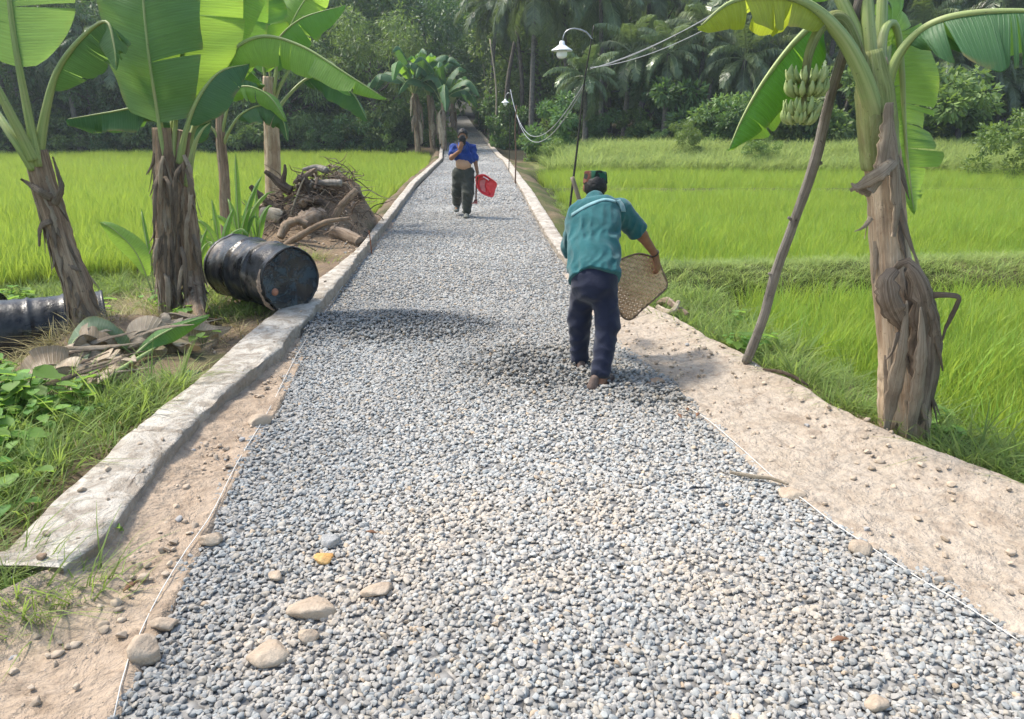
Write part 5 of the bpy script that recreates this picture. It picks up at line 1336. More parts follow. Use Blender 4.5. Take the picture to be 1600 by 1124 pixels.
def palm_crown(seed, nf=22, L=3.3, mat=None):
    r = np.random.default_rng(seed); Vs, Fs, Cs, o = [], [], [], 0
    stem = MB()
    for f in range(nf):
        az = 2 * np.pi * (f * .381966) + r.normal(0, .15); el = np.interp(f / (nf - 1), [0, 1], [1.35, -.75]) + r.normal(0, .12)
        ln = L * r.uniform(.85, 1.12)
        h = np.array([np.cos(az), np.sin(az), 0])
        t = np.linspace(0, 1, 26); ang = el - (1.25 + .35 * r.random()) * t ** 1.4
        c = np.cumsum(np.stack([np.cos(ang), np.sin(ang)], -1), 0) / 26 * ln
        pts = h[None] * c[:, :1] + np.array([0, 0, 1.])[None] * c[:, 1:]
        tube(stem, pts[::3], [.045, .03, .008], 4, 10, 0, np.full(3, .75), cap=False)
        T = norm(np.gradient(pts, axis=0)); side = np.cross(T, [0, 0, 1.]); side = norm(side); up = np.cross(side, T)
        m = 58
        tt = np.linspace(.16, .99, m); P_ = np.stack([np.interp(tt, t, pts[:, k]) for k in range(3)], -1)
        Tt = np.stack([np.interp(tt, t, T[:, k]) for k in range(3)], -1); Ss = np.stack([np.interp(tt, t, side[:, k]) for k in range(3)], -1)
        dry = f >= nf - 2
        for sg in (1, -1):
            ll = .95 * np.sin(np.pi * (tt * .86 + .1)) ** .7 * r.uniform(.85, 1.1, m) * (L / 3.3)
            d1 = norm(Ss * sg * .8 + Tt * .55 + [0, 0, -.15] + r.normal(0, .10, (m, 3)))
            d2 = norm(Ss * sg * .45 + Tt * .4 + [0, 0, -.95 - .3 * r.random()] + r.normal(0, .10, (m, 3)))
            wv = Tt * .035
            a, b = P_, P_ + d1 * (ll * .5)[:, None]; e = b + d2 * (ll * .5)[:, None]
            V = np.stack([a - wv * .5, a + wv * .5, b + wv, b - wv, e], 1).reshape(-1, 3)
            k = np.arange(m)[:, None] * 5 + o
            Fs += (k + np.array([0, 1, 2, 3])).tolist(); Fs += (k + np.array([3, 2, 4])).tolist()
            Vs.append(V); o += 5 * m
            Cs.append(np.repeat(np.clip(r.normal(.45 + .3 * (f < 5), .2, m), 0, 1), 5))
    n0 = o
    SV = np.vstack(stem.V); Vs.append(SV); Fs += [[i + n0 for i in f] for f in stem.F]; Cs.append(np.full(len(SV), .9))
    tint = np.concatenate(Cs)
    return mesh('crown', np.vstack(Vs), Fs, [mat or M_PALM], col=np.stack([tint] * 3, -1), smooth=False)
PALMS = [palm_crown(600 + i, 22 + i, 3.2 + .15 * i) for i in range(4)]
def palm_trunk(seed, h, lean):
    r = random.Random(seed); mb = MB()
    a = r.uniform(0, 6.28); d = np.array([math.cos(a), math.sin(a), 0]) * lean
    tube(mb, [np.array([0, 0, -.4]), d * .25 + [0, 0, h * .4], d + [0, 0, h]], [.19, .135, .11], 10, 40, jit=.05, seed=seed)
    # boots and nuts at the top
    return mb.me('trunk', [M_PBARK]), d + np.array([0, 0, h])
def wx(px, Y, z=0): return (px - 800) / FPX * (Y * CP + (H - z) * SP)
def palm(px, Y, h, label, group='coconut palms in the grove', lean=.5, v=None, s=1.0, dx=None):
    x = wx(px, Y, 1.5); z = gz(x, Y); i = int(px * 7 + Y * 13) % 997
    t = empty('coconut_palm', (x, Y, z), label, 'palm', group)
    tm, top = palm_trunk(i, h, lean)
    link('trunk', tm, t, False)
    c = link('crown', PALMS[(i if v is None else v) % 4], t, False); c.location = top; c.rotation_euler = (0, 0, i * 1.3); c.scale = (s, s, s)
    return t
def tree(px, Y, s, label, group, lib=None, sz=None, name='tree', drop=0.0):
    lib = lib or CROWNS
    x = wx(px, Y, 1.5); z = gz(x, Y); i = int(px * 5 + Y * 11) % 997
    t = empty(name, (x, Y, z - drop), label, 'tree', group)
    link('trunk', TRUNKS[i % 4], t, False).scale = (s, s, s)
    c = link('crown', lib[i % len(lib)], t, False); c.rotation_euler = (0, 0, i * .7); c.scale = (s, s, (sz or 1) * s)
    return t
def shrub(px, Y, s, label, group, lib=None, sz=1.0, name='shrub'):
    x = wx(px, Y, .5); z = gz(x, Y); i = int(px * 5 + Y * 11) % 997
    o = link(name, (lib or SHRUB)[i % len(lib or SHRUB)]); o.location = (x, Y, z - .05); o.rotation_euler = (0, 0, i * .9); o.scale = (s, s, s * sz)
    return tag(o, label, 'shrub', group)

# --- broad-leaved trees
GL = 'dark trees behind the paddy beside the low kerb'
LL = 'dark broad-leaved tree in the shaded wood behind the paddy with the banana plants'
for px, Y, s in ((-60, 50, 1.1), (15, 47.5, 1.0), (80, 53, 1.25), (150, 48.5, 1.0), (215, 52, 1.2), (285, 48.5, 1.0), (350, 53, 1.2), (410, 49, 1.0), (470, 51, 1.15), (530, 55, 1.3), (600, 56, 1.3), (640, 58, 1.2), (655, 66, 1.25), (-130, 54, 1.3), (-40, 61, 1.5), (120, 62, 1.5), (260, 63, 1.6), (400, 64, 1.6), (540, 66, 1.7), (640, 70, 1.7)):
    tree(px, Y, s, LL, GL, CROWNS)
tree(585, 48, .95, 'mango tree with drooping narrow leaves catching the light above the forest banana plants', None, MANGO)
tree(455, 47, .85, 'smaller mango-like tree with drooping leaves behind the long arching banana leaf', None, MANGO)
GR_ = 'dark trees behind the palm grove'
LR = 'dark broad-leaved tree closing the view behind the coconut palms'
for px, Y, s in ((815, 60, 1.1), (840, 54, 1.1), (890, 57, 1.2), (950, 54, 1.1), (1010, 58, 1.25), (1075, 55, 1.15), (1140, 58, 1.2), (1200, 52, 1.05), (1265, 55, 1.2), (1330, 50, 1.05), (1395, 53, 1.15), (1460, 48, 1.0), (1520, 51, 1.1), (1590, 47, 1.0), (1660, 50, 1.1), (1730, 46, 1.1), (860, 70, 1.6), (980, 72, 1.7), (1110, 73, 1.7), (1240, 71, 1.55), (1370, 70, 1.5), (1500, 68, 1.45), (1630, 68, 1.5)):
    tree(px, Y, s, LR, GR_, CROWNS)
for px, Y, s in ((640, 92, 1.6), (662, 99, 1.8), (790, 96, 1.8), (775, 106, 1.8)):
    tree(px, Y, s, 'tree closing the far end of the road in the wood', 'trees at the far end of the road', CROWNS, drop=1)
# --- coconut palms
PL = 'coconut palm standing in the dim grove beyond the wide paddy'
for px, Y, h, s in ((885, 50, 9.2, 1.1), (940, 46, 8.2, 1.0), (1000, 49, 9.0, 1.1), (1105, 47, 7.6, 1.0), (1170, 45, 8.6, 1.1), (1235, 48, 7.2, 1.0), (1285, 43, 8.5, 1.0), (1365, 45, 6.6, .95), (1425, 42, 8.0, 1.0), (1480, 46, 7.0, 1.0), (1540, 42, 7.6, 1.0), (1610, 44, 8.2, 1.0), (1320, 52, 9.5, 1.1), (1060, 53, 10, 1.15), (1690, 42, 8, 1)):
    palm(px, Y, h, PL, s=s)
palm(830, 45, 8.4, 'tall coconut palm whose fronds hang over the road by the far lamp', None, .4, s=1.1)
palm(1038, 41, 4.6, 'short coconut palm with a clean slim trunk beyond the loop of cable', None, .25, s=.72)
palm(1150, 40, 4.2, 'short coconut palm behind the hanging fruit bunch', None, .3, s=.75)
for px, Y, h, s in ((915, 41, 3.4, .7), (975, 43, 4.6, .85), (1085, 42, 5.6, .9), (1200, 42, 4.8, .85), (1262, 41, 3.2, .7), (1345, 42, 4.4, .8), (1410, 40, 5.4, .85), (1500, 40, 4.6, .85), (1560, 40, 3.4, .75)):
    palm(px, Y, h, 'young coconut palm with low arching fronds at the front of the palm grove', 'young palms at the front of the grove', .3, s=s)
palm(1465, 39, 4.0, 'short palm with low fronds behind the ragged hanging leaf', None, .3, s=.8)
palm(765, 52, 8.5, 'slender coconut palm leaning at the road edge inside the wood', None, .6, s=1.0)
palm(120, 46.5, 7.0, 'coconut palm with hanging grey fronds behind the leaning banana stem', None, .5, s=1.1)
palm(215, 47, 5.5, 'coconut palm half hidden behind the huge upright banana leaves', None, .5, s=1.0)
palm(40, 48, 8.0, 'coconut palm at the outer edge of the wood behind the black drum', None, .5, s=1.1)
# --- thin trunks at the road
mb = MB(); x = wx(1305, 38, 1.5); tube(mb, [np.array([x - .1, 38, gz(x, 38) - .1]), np.array([x + .35, 38, gz(x, 38) + 1.7]), np.array([x + .6, 38.1, gz(x, 38) + 3.2])], [.09, .07, .05], 8, 16, jit=.1)
tag(mb.obj('bare_tree', [M_BARK]), 'bare pale slanting trunk behind the paddy near the fruiting banana plant', 'tree')
for i, (px, Y, h, lab) in enumerate(((772, 47, 6, 'thin pale trunk leaning over the road kerb in the wood'), (789, 49, 7, 'thick mossy trunk just behind the far street lamp'), (757, 60, 6, 'yellowish sunlit stem beside the road in the wood'), (748, 66, 6, 'yellowish sunlit stem furthest along the road in the wood'), (812, 50, 7, 'dark straight trunk behind the short brown pole'))):
    x = wx(px, Y, 1.5); z = gz(x, Y); mb = MB(); r = .06 if i in (0, 2, 3) else .16
    tube(mb, [np.array([x, Y, z - .2]), np.array([x + .15, Y, z + h * .5]), np.array([x + .5 * (1 if i % 2 else -1) + .3, Y, z + h])], [r, r * .85, r * .6], 8, 16, jit=.08)
    tag(mb.obj('bare_tree', [[M_WOODL, M_BARK, M_WOODL, M_WOODL, M_BARK][i]]), lab, 'tree')
# --- banana plants at the mouth of the wood
def wood_banana(px, Y, h, label, seed, group='banana plants where the road enters the wood', nl=11, L=1.9, mats=None):
    x = wx(px, Y, 1.5); z = gz(x, Y); r = random.Random(seed)
    t = empty('banana_plant', (x, Y, z), label, 'banana plant', group)
    base = np.array([x, Y, z])
    top = base + [r.uniform(-.2, .2), 0, h]
    stem_mesh('trunk', [base - [0, 0, .2], base * .5 + top * .5, top], [.17, .14, .10], [M_STEM], t, seed, 14, 24)
    for i in range(nl):
        a = 6.28 * i / nl + r.uniform(-.3, .3); e = r.uniform(.15, 1.25); l = L * r.uniform(.8, 1.15)
        hd = np.array([math.cos(a), math.sin(a), 0])
        p = [top - [0, 0, .15], top + hd * l * .25 * math.cos(e) + np.array([0, 0, l * .35 * (.4 + math.sin(e))]), top + hd * l * .6 * (.4 + math.cos(e)) * .8 + np.array([0, 0, l * (.15 + .7 * math.sin(e))]), top + hd * l * (.35 + .6 * math.cos(e)) + np.array([0, 0, l * (-.35 + 1.15 * math.sin(e))])]
        mm = M_BAND if r.random() < .75 else M_BAN
        if i == 2 and seed % 2: mm = M_BANY
        banana_leaf('leaf', p, .30 * L / 1.9, [hd[0] * -.4, hd[1] * -.4 - .25, .9], parent=t, mats=[mm, M_RIB], pet=.2, r0=.035, fold=.45, tears=4, seed=seed + i, n=22, k=4)
    sh = []
    for i in range(7):
        a = r.uniform(0, 6.28); hd = np.array([math.cos(a), math.sin(a), 0]); zz = h * r.uniform(.45, 1.0)
        s0 = base + hd * .13 + [0, 0, zz]; Lh = r.uniform(.8, 1.7)
        sh.append(([s0, s0 + hd * .22 - [0, 0, .25 * Lh], s0 + hd * .26 - [0, 0, Lh]], [.08, .34, .10], hd, .9))
    for q in (5, 6): sheath('dead_leaf', sh[q:q + 1], [M_DRY if q == 5 else M_DRYD], t, seed + q)
    sheath('dead_leaf', sh[:1], [M_DRY], t, seed); sheath('dead_leaf', sh[1:2], [M_DRYD], t, seed + 1); sheath('dead_leaf', sh[2:3], [M_DRY], t, seed + 2); sheath('dead_leaf', sh[3:4], [M_DRYD], t, seed + 3); sheath('dead_leaf', sh[4:5], [M_DRYD], t, seed + 4)
    return t
for px, Y, h, L, lab in ((652, 43.6, 3.3, 2.9, 'tall banana plant with broad leaves furthest from the road at the mouth of the wood'), (676, 44.2, 2.9, 2.6, 'banana plant with shaggy dead leaves in the middle of the clump at the wood mouth'), (693, 43.0, 2.6, 2.7, 'banana plant with a bright upright leaf nearest the road at the wood mouth'), (705, 50, 2.4, 2.2, 'banana plant deeper in the shade beside the road')):
    wood_banana(px, Y, h, lab, int(px), L=L)
for px, Y, h, lab in ((585, 46, 1.2, 'low broad-leaved banana plant in the shade by the paddy edge'), (545, 47, 1.0, 'low banana plant half lost in the shrubs at the paddy edge')):
    wood_banana(px, Y, h, lab, int(px) + 1, None, 7, 1.3)
# --- shrubs
SL = 'dark shrub in the undergrowth along the back of the paddy behind the low kerb'
for i in range(46):
    px = -120 + i * 17.8 + random.uniform(-6, 6)
    if 690 < px: continue
    shrub(px, random.uniform(44.8, 48.5), random.uniform(.75, 1.5), SL, 'shrubs along the shaded paddy edge', SHRUB)
SR = 'dark shrub under the coconut palms beyond the rough bank'
for i in range(46):
    px = 826 + i * 20 + random.uniform(-10, 10)
    shrub(px, random.uniform(35.0, 46), random.choice([.5, .7, .9, 1.3, 1.9]), SR, 'shrubs under the palm grove', SHRUB)
for i in range(16):
    side = i % 2; Y = 46 + i * 2.4
    x = (kerb_lo(Y) - 1.0) if side else (verge_r(Y) + 1.0)
    o = link('shrub', SHRUB[i % 4]); o.location = (x, Y, gz(float(x), Y)); s = random.uniform(.8, 1.3); o.scale = (s, s, s * 1.2); o.rotation_euler = (0, 0, i)
    tag(o, 'shrub crowding the road edge inside the wood', 'shrub', 'shrubs along the road in the wood')
for k, (px, Y, s, lb) in enumerate(((1590, 26.5, 1.15, 'bright green feathery bush at the far corner of the wide paddy'), (1655, 25.5, 1.2, 'bright green bush beyond the edge of the fruiting banana view'), (1190, 31, .55, 'pale green bush on the rough bank under the tip of the hanging leaf'), (1068, 33, .6, 'leafy light green bush on the rough bank behind the worker'), (865, 33, .5, 'light green bush by the road where the rough bank starts'))):
    shrub(px, Y, s, lb, None, BUSHB, name='bush')
# --- wood further off, one mass on the rising ground
n = 420
X = rng.uniform(-85, 85, n); Y = rng.uniform(70, 112, n); k = (np.abs(X + 7) > 7) & ((X < 14) | (Y < 88)); X, Y = X[k], Y[k]; n = len(X)
scatter('forest', np.stack([X, Y, ground_z(X, Y)], -1), np.stack([np.zeros(n), np.zeros(n), rng.uniform(0, 6.28, n)], -1), rng.uniform(1.0, 1.9, n), rng.integers(0, 6, n), CROWNS, None, 'far dark wood on the rising ground')
# ------------------------------------------------------------------ people: smooth bodies from distance fields
class Field:
    def __init__(s, lo, hi, vox):
        s.lo = np.array(lo, float); s.v = vox
        s.n = np.ceil((np.array(hi) - s.lo) / vox).astype(int) + 1
        s.D = np.full(s.n, .15, np.float32)
    def win(s, lo, hi):
        a = np.clip(np.floor((np.array(lo) - s.lo) / s.v).astype(int), 0, s.n); b = np.clip(np.ceil((np.array(hi) - s.lo) / s.v).astype(int) + 1, 0, s.n)
        sl = tuple(slice(a[i], b[i]) for i in range(3))
        g = np.stack(np.meshgrid(*[s.lo[i] + s.v * np.arange(a[i], b[i]) for i in range(3)], indexing='ij'), -1)
        return sl, g
    def cone(s, p0, p1, r0, r1, k=.02, flat=None, fk=1.0):
        """tapered limb; flat = direction in which it is fk times as thick"""
        p0, p1 = np.array(p0, float), np.array(p1, float); m = max(r0, r1) * max(1, fk) + .1
        sl, g = s.win(np.minimum(p0, p1) - m, np.maximum(p0, p1) + m)
        if flat is not None:
            f = norm(flat)
            def sq(v): return v + f * ((v @ f) * (1 / fk - 1))[..., None]
            g2 = sq(g - p0); d1 = sq((p1 - p0)[None])[0]
        else: g2 = g - p0; d1 = p1 - p0
        t = np.clip((g2 @ d1) / (d1 @ d1 + 1e-9), 0, 1)
        d = np.linalg.norm(g2 - t[..., None] * d1, axis=-1) - (r0 + (r1 - r0) * t)
        if flat is not None and fk < 1: d = d * fk * 1.2
        s.sm(sl, d, k); return s
    def ell(s, c, rad, axes=None, k=.02):
        c = np.array(c, float); rad = np.array(rad, float); m = rad.max() + .1
        sl, g = s.win(c - m, c + m); q = g - c
        if axes is not None: q = q @ np.array(axes, float).T
        q = q / rad; l = np.linalg.norm(q, axis=-1); s.sm(sl, (l - 1) * rad.min(), k); return s
    def sm(s, sl, d, k):
        a = s.D[sl]; h = np.clip(.5 + .5 * (a - d) / k, 0, 1); s.D[sl] = a * (1 - h) + d * h - k * h * (1 - h)
    def cut(s, p, n, k=.006):
        """remove what lies on the n side of the plane"""
        n = norm(n); sl, g = s.win(s.lo, s.lo + s.v * s.n); d = (g - np.array(p)) @ n
        a = s.D[sl]; h = np.clip(.5 + .5 * (d - a) / k, 0, 1); s.D[sl] = a * (1 - h) + d * h + k * h * (1 - h); return s
    def ell_cut(s, c, rad, k=.01):
        sl, g = s.win(np.array(c) - max(rad) - .05, np.array(c) + max(rad) + .05)
        d = -(np.linalg.norm((g - np.array(c)) / np.array(rad), axis=-1) - 1) * min(rad); a = s.D[sl]
        h = np.clip(.5 + .5 * (d - a) / k, 0, 1); s.D[sl] = a * (1 - h) + d * h + k * h * (1 - h); return s
    def folds(s, amp, wl, seed, dirs=None, region=None):
        r = np.random.default_rng(seed); sl, g = s.win(s.lo, s.lo + s.v * s.n); f = 0
        for i in range(7):
            dv = norm(r.normal(0, 1, 3) if dirs is None else np.array(dirs[i % len(dirs)]) + r.normal(0, .35, 3)); w = 2 * np.pi / (wl * r.uniform(.6, 1.6))
            ph = r.uniform(0, 6.28); wob = np.sin(g @ norm(r.normal(0, 1, 3)) * w * .4 + ph)
            f = f + np.sin(g @ dv * w + ph + 1.4 * wob) / 7
        f = amp * (np.abs(f) * 3 - .6)
        if region is not None: f = f * region(g)
        s.D = s.D + f.astype(np.float32); return s
    def obj(s, name, mat, parent, label=None):
        gr = openvdb.FloatGrid(.15); gr.copyFromArray(s.D)
        pts, tri, quad = gr.convertToPolygons(isovalue=0.0)
        V = pts * s.v + s.lo
        Fc = [list(map(int, f[::-1])) for f in quad] + [list(map(int, f[::-1])) for f in tri]
        me = mesh(name, V, Fc, [mat]); bm = bmesh.new(); bm.from_mesh(me); bmesh.ops.smooth_vert(bm, verts=bm.verts, factor=.5, use_axis_x=True, use_axis_y=True, use_axis_z=True); bmesh.ops.recalc_face_normals(bm, faces=bm.faces); bm.to_mesh(me); bm.free()
        me.polygons.foreach_set('use_smooth', np.ones(len(me.polygons), bool))
        o = link(name, me, parent)
        if label: o['label'] = label
        return o
def bounds(pts, m):
    p = np.array(pts); return p.min(0) - m, p.max(0) + m
def m_cloth(name, col, ns=9, var=.2, weave=900, sheen=.2):
    t = NT(name); c = t.coord(); n = t.noise(c, ns, 5, .6); w = t.noise(c, weave / 4, 2)
    k = t.mix(t.ramp(n, [(.32, 0.), (.68, 1.)]), tuple(x * (1 - var) for x in col), tuple(x * (1 + var) for x in col))
    return t.pbr(k, .88, t.bump(t.math('ADD', t.math('MULTIPLY', t.noise(c, 26, 4, .6), 1.0), t.math('MULTIPLY', w, .25)), .35, .012), .2, sheen=sheen)
def m_skin(name, a, b):
    t = NT(name); c = t.coord(); n = t.noise(c, 14, 4, .6)
    return t.pbr(t.mix(t.ramp(n, [(.3, 0.), (.7, 1.)]), a, b), .55, t.bump(t.noise(c, 90, 3), .15, .003), .35)
M_SKIN = m_skin('brown_skin', (.20, .095, .05), (.27, .135, .075)); M_SKINP = m_skin('belly_skin', (.42, .25, .155), (.50, .31, .20))
M_TEAL = m_cloth('teal_cotton', (.020, .105, .115)); M_TEALL = m_cloth('pale_teal_band', (.17, .31, .33), var=.25); M_NAVY = m_cloth('navy_cotton', (.013, .017, .037)); M_BLUE = m_cloth('blue_cotton', (.018, .05, .23)); M_OLIV = m_cloth('olive_drab', (.050, .054, .044))
M_HAIR = m_plain('black_hair', (.016, .014, .013), .6, .4, 60, .4, bs=.5); M_SHOE = m_plain('brown_sandal', (.12, .085, .07), .7, .3, 30, .25); M_BAND = m_plain('black_band', (.02, .02, .02), .5, .4)
M_GREYSHOE = m_plain('dusty_shoe', (.13, .135, .12), .8, .3, 30, .25); M_DCLOTH = m_cloth('charcoal_cloth', (.030, .030, .030))
M_CAPM = None
def m_cap():
    t = NT('patterned_cap'); c = t.coord()
    n = t.n('ShaderNodeTexVoronoi', Vector=c, Scale=26); k = t.n('ShaderNodeSeparateColor', Color=n.outputs['Color']).outputs[0]
    x = t.n('ShaderNodeSeparateXYZ', Vector=t.coord('Generated')).outputs[0]
    a = t.ramp(k, [(.0, (.02, .025, .02)), (.45, (.10, .035, .025)), (.75, (.16, .07, .045))], 'CONSTANT'); b = t.ramp(k, [(.0, (.015, .025, .02)), (.5, (.02, .085, .05)), (.8, (.06, .12, .08))], 'CONSTANT')
    return t.pbr(t.mix(t.ramp(x, [(.22, 0.), (.32, 1.)]), a, b), .85, t.bump(k, .2, .006), .2)

def hand(F, wrist, mid, palm_n, curl, s=1.0, spread=.25):
    """wrist -> mid direction; palm_n = the way the palm faces"""
    w = np.array(wrist, float); d = norm(mid); pn = norm(np.array(palm_n, float) - d * np.dot(palm_n, d)); sd = np.cross(d, pn)
    F.cone(w - d * .02 * s, w + d * .075 * s, .024 * s, .028 * s, .012, pn, .62)
    F.cone(w + d * .03 * s + sd * .018 * s, w + d * .082 * s + sd * .024 * s, .016 * s, .014 * s, .012)
    F.cone(w + d * .03 * s - sd * .018 * s, w + d * .078 * s - sd * .027 * s, .016 * s, .013 * s, .012)
    for i, (off, L) in enumerate(((.030, .070), (.010, .078), (-.010, .073), (-.029, .058))):
        p = w + d * (.085 - .004 * abs(i - 1)) * s + sd * off * s; dd = norm(d + sd * off * spread * 4); a = curl * (1 + .12 * i)
        for seg, fr in enumerate((.44, .32, .26)):
            q = p + dd * L * fr * s; F.cone(p, q, (.0098 - .0010 * seg) * s, (.0092 - .0012 * seg) * s, .005)
            p = q; dd = norm(dd * math.cos(a) + pn * math.sin(a)); 
    p = w + d * .022 * s + sd * .03 * s; dd = norm(d * .75 + sd * .6 + pn * .35)
    for seg, L in enumerate((.042, .032, .026)):
        q = p + dd * L * s; F.cone(p, q, (.0135 - .0018 * seg) * s, (.0122 - .002 * seg) * s, .007); p = q; dd = norm(dd + d * .25 + pn * .35 * curl)

# ================================================================== the worker stooping with a woven tray
ankR = G(938, 590, .07); ankL = G(905, 567, .07)
Y0 = ankR[1]
kneR = P(950, 508, Y0 + .10); kneL = P(905, 500, Y0 + .26)
hipR = P(945, 437, Y0 + .16); hipL = P(912, 436, Y0 + .20); pel = P(928, 425, Y0 + .20)
wai = P(926, 402, Y0 + .28); che = P(928, 350, Y0 + .47)
shR = P(968, 330, Y0 + .56); shL = P(902, 345, Y0 + .62); nek = P(930, 316, Y0 + .64); hed = P(930, 290, Y0 + .75)
elR = P(1003, 368, Y0 + .66); wrR = P(1024, 398, Y0 + .74)
elL = P(890, 392, Y0 + .80); wrL = P(903, 372, Y0 + 1.02)
root = empty('person', (ankR + ankL) / 2 * [1, 1, 0], 'stooping worker in teal shirt, navy trousers and patterned cap, holding a woven tray', 'person')
allp = [ankR, ankL, kneR, kneL, hipR, hipL, pel, wai, che, shR, shL, nek, hed, elR, wrR, elL, wrL]
lo, hi = bounds(allp, .20); lo[2] = -.02
F = Field(lo, hi, .0065)
spine = norm(che - pel); rgt = norm(shR - shL); fwd = norm(np.cross(spine, rgt)); fwd = fwd if fwd[1] > 0 else -fwd
F.cone(pel, che, .125, .145, .05, fwd, .75).cone(che, nek, .14, .06, .04, fwd, .8)
for h, k_, a, toe in ((hipR, kneR, ankR, np.array([.06, .10, 0])), (hipL, kneL, ankL, np.array([-.02, .13, 0]))):
    F.cone(h, k_, .085, .055, .03).cone(k_, a, .052, .034, .02)
    F.cone(a - [0, .03, .03], a + toe * 1.2 - [0, 0, .045], .032, .030, .02)
F.cone(shR, elR, .052, .040, .03).cone(elR, wrR, .040, .026, .02).cone(shL, elL, .052, .040, .03).cone(elL, wrL, .038, .026, .02)
F.cone(nek - spine * .03, hed - [0, 0, .06], .052, .050, .03)
ear = norm([1, .1, 0])
F.ell(hed + [0, .0, .0], (.072, .088, .098), None, .02).ell(hed + [0, .055, -.065], (.048, .045, .045), None, .03)
for sg in (-1, 1): F.ell(hed + [sg * .074, .005, -.018], (.012, .020, .030), None, .008)
F.ell(hed + [0, .098, -.03], (.014, .022, .024), None, .012)
hand(F, wrR, [.25, .1, -1], [-.75, .55, -.1], .55, 1.0)
hand(F, wrL, norm(np.array([-.1, .6, .5])), [.9, .2, .2], .75, 1.0)
F.obj('body', M_SKIN, root)
# trousers
F = Field(lo, hi, .008)
F.cone(pel - spine * .005, pel - spine * .08, .118, .132, .05, fwd, .68)
cuR, cuL = ankR + [.0, -.0, .045], ankL + [0, 0, .045]
for h, k_, a in ((hipR, kneR, cuR), (hipL, kneL, cuL)):
    h = h * .8 + pel * .2 - [0, 0, .015]
    F.cone(h, k_, .094, .076, .035).cone(k_, a, .076, .064, .03)
F.ell(pel + [.045, -.05, -.05], (.08, .07, .11), None, .05).ell(pel + [-.045, -.05, -.05], (.08, .07, .11), None, .05)
F.folds(.008, .13, 3, [(.2, .2, 1), (1, .2, .6), (-.6, .1, 1)], lambda g: .35 + .65 * sstep((.75 - g[..., 2]) / .4))
F.cut(cuR - [0, 0, .045], [0, 0, -1]); F.obj('trousers', M_NAVY, root)
# shirt
F = Field(lo, hi, .007)
hem = pel - spine * .055 + fwd * .0
F.cone(hem, che, .176, .172, .05, fwd, .76).cone(che, (shR + shL) / 2 + spine * .01, .168, .11, .06, fwd, .72)
F.cone(shL + [0, 0, .0], shR, .075, .078, .05).cone(nek - spine * .05, nek + spine * .012, .085, .070, .035)
sR = shR * .16 + elR * .84; sL = shL * .05 + elL * .95
F.cone(shR, sR + norm(elR - shR) * .05, .082, .074, .035).cone(shL, sL, .078, .072, .035)
F.ell(che - fwd * .03 + rgt * .075 + spine * .07, (.095, .06, .10), None, .05).ell(che - fwd * .03 - rgt * .075 + spine * .07, (.095, .06, .10), None, .05)
F.folds(.009, .12, 8, [norm(spine * .4 + rgt), norm(-spine * .3 + rgt), norm(rgt + fwd * .5)], lambda g: .45 + .75 * sstep((.15 - (g - che) @ spine) / .3))
F.cut(sR, elR - shR); 
sl, g = F.win(F.lo, F.lo + F.v * F.n); dd = (g - hem) @ (-spine) - .012 * np.sin((g @ rgt) * 28) * 1.0
m_ = ((g - hem) @ spine < .12) & (np.abs((g - pel) @ rgt) < .26)
F.D = np.where(m_, np.maximum(F.D, dd), F.D).astype(np.float32)
shirt = F.obj('shirt', M_TEAL, root)
# collar, yoke seam and pale band across the shoulders
def drape(name, path, w, n_, mat, parent, curl=.3, push=.012, k=3):
    mb = MB(); ribbon(mb, path, w, n_, 0, 40, k, curl, .05, .003); return mb.obj(name, [mat], parent)
bvh = None
from mathutils.bvhtree import BVHTree
def onto(ob, pts, dirv, off=.004):
    me = ob.data; bv = BVHTree.FromPolygons([v.co[:] for v in me.vertices], [p.vertices[:] for p in me.polygons]); out = []
    for p in pts:
        hit = bv.ray_cast(Vector(p) - Vector(dirv) * .6, Vector(dirv))
        if hit[0] is not None: out.append(np.array(hit[0] + hit[1].normalized() * off if hit[1].dot(Vector(dirv)) < 0 else hit[0] - Vector(dirv) * off))
    return out
def patch(name, ob, lines, dirv, mat, parent, off=.005):
    """a sewn-on panel that follows the cloth"""
    rows = [onto(ob, l, dirv, off) for l in lines]; n = min(len(r) for r in rows); rows = [r[:n] for r in rows]
    V = np.array(rows); m = len(rows); F_ = [(i * n + j, i * n + j + 1, (i + 1) * n + j + 1, (i + 1) * n + j) for i in range(m - 1) for j in range(n - 1)]
    mb = MB(); mb.add(V.reshape(-1, 3), F_); o = mb.obj(name, [mat], parent); sd = o.modifiers.new('cloth', 'SOLIDIFY'); sd.thickness = .003; sd.offset = 1; return o
view = norm(che - np.array([0, 0, H]))
def pxl(pts, Y, n=26): return [P(x, y, Y) for x, y in crom([(a, b, 0) for a, b in pts], n)[:, :2]]
yb = che[1] - .1
patch('shoulder_band', shirt, [pxl([(893, 334 + d), (907, 325 + d), (925, 316 + d), (945, 310 + d * .8), (962, 313 + d * .8)], yb) for d in (0, 2.5, 5)], view, M_TEALL, shirt)
patch('shoulder_band', shirt, [pxl([(962 + d, 314 - d * .3), (968 + d, 322 - d * .3), (971 + d, 331)], yb, 12) for d in (0, 3, 7)], view, M_TEALL, shirt)
F = Field(nek - .14, nek + .14, .005); up = norm(nek - che)
F.cone(nek - spine * .015, nek + spine * .026, .076, .062, .01); F.cut(nek + spine * .022, spine); F.obj('collar', M_TEAL, shirt)
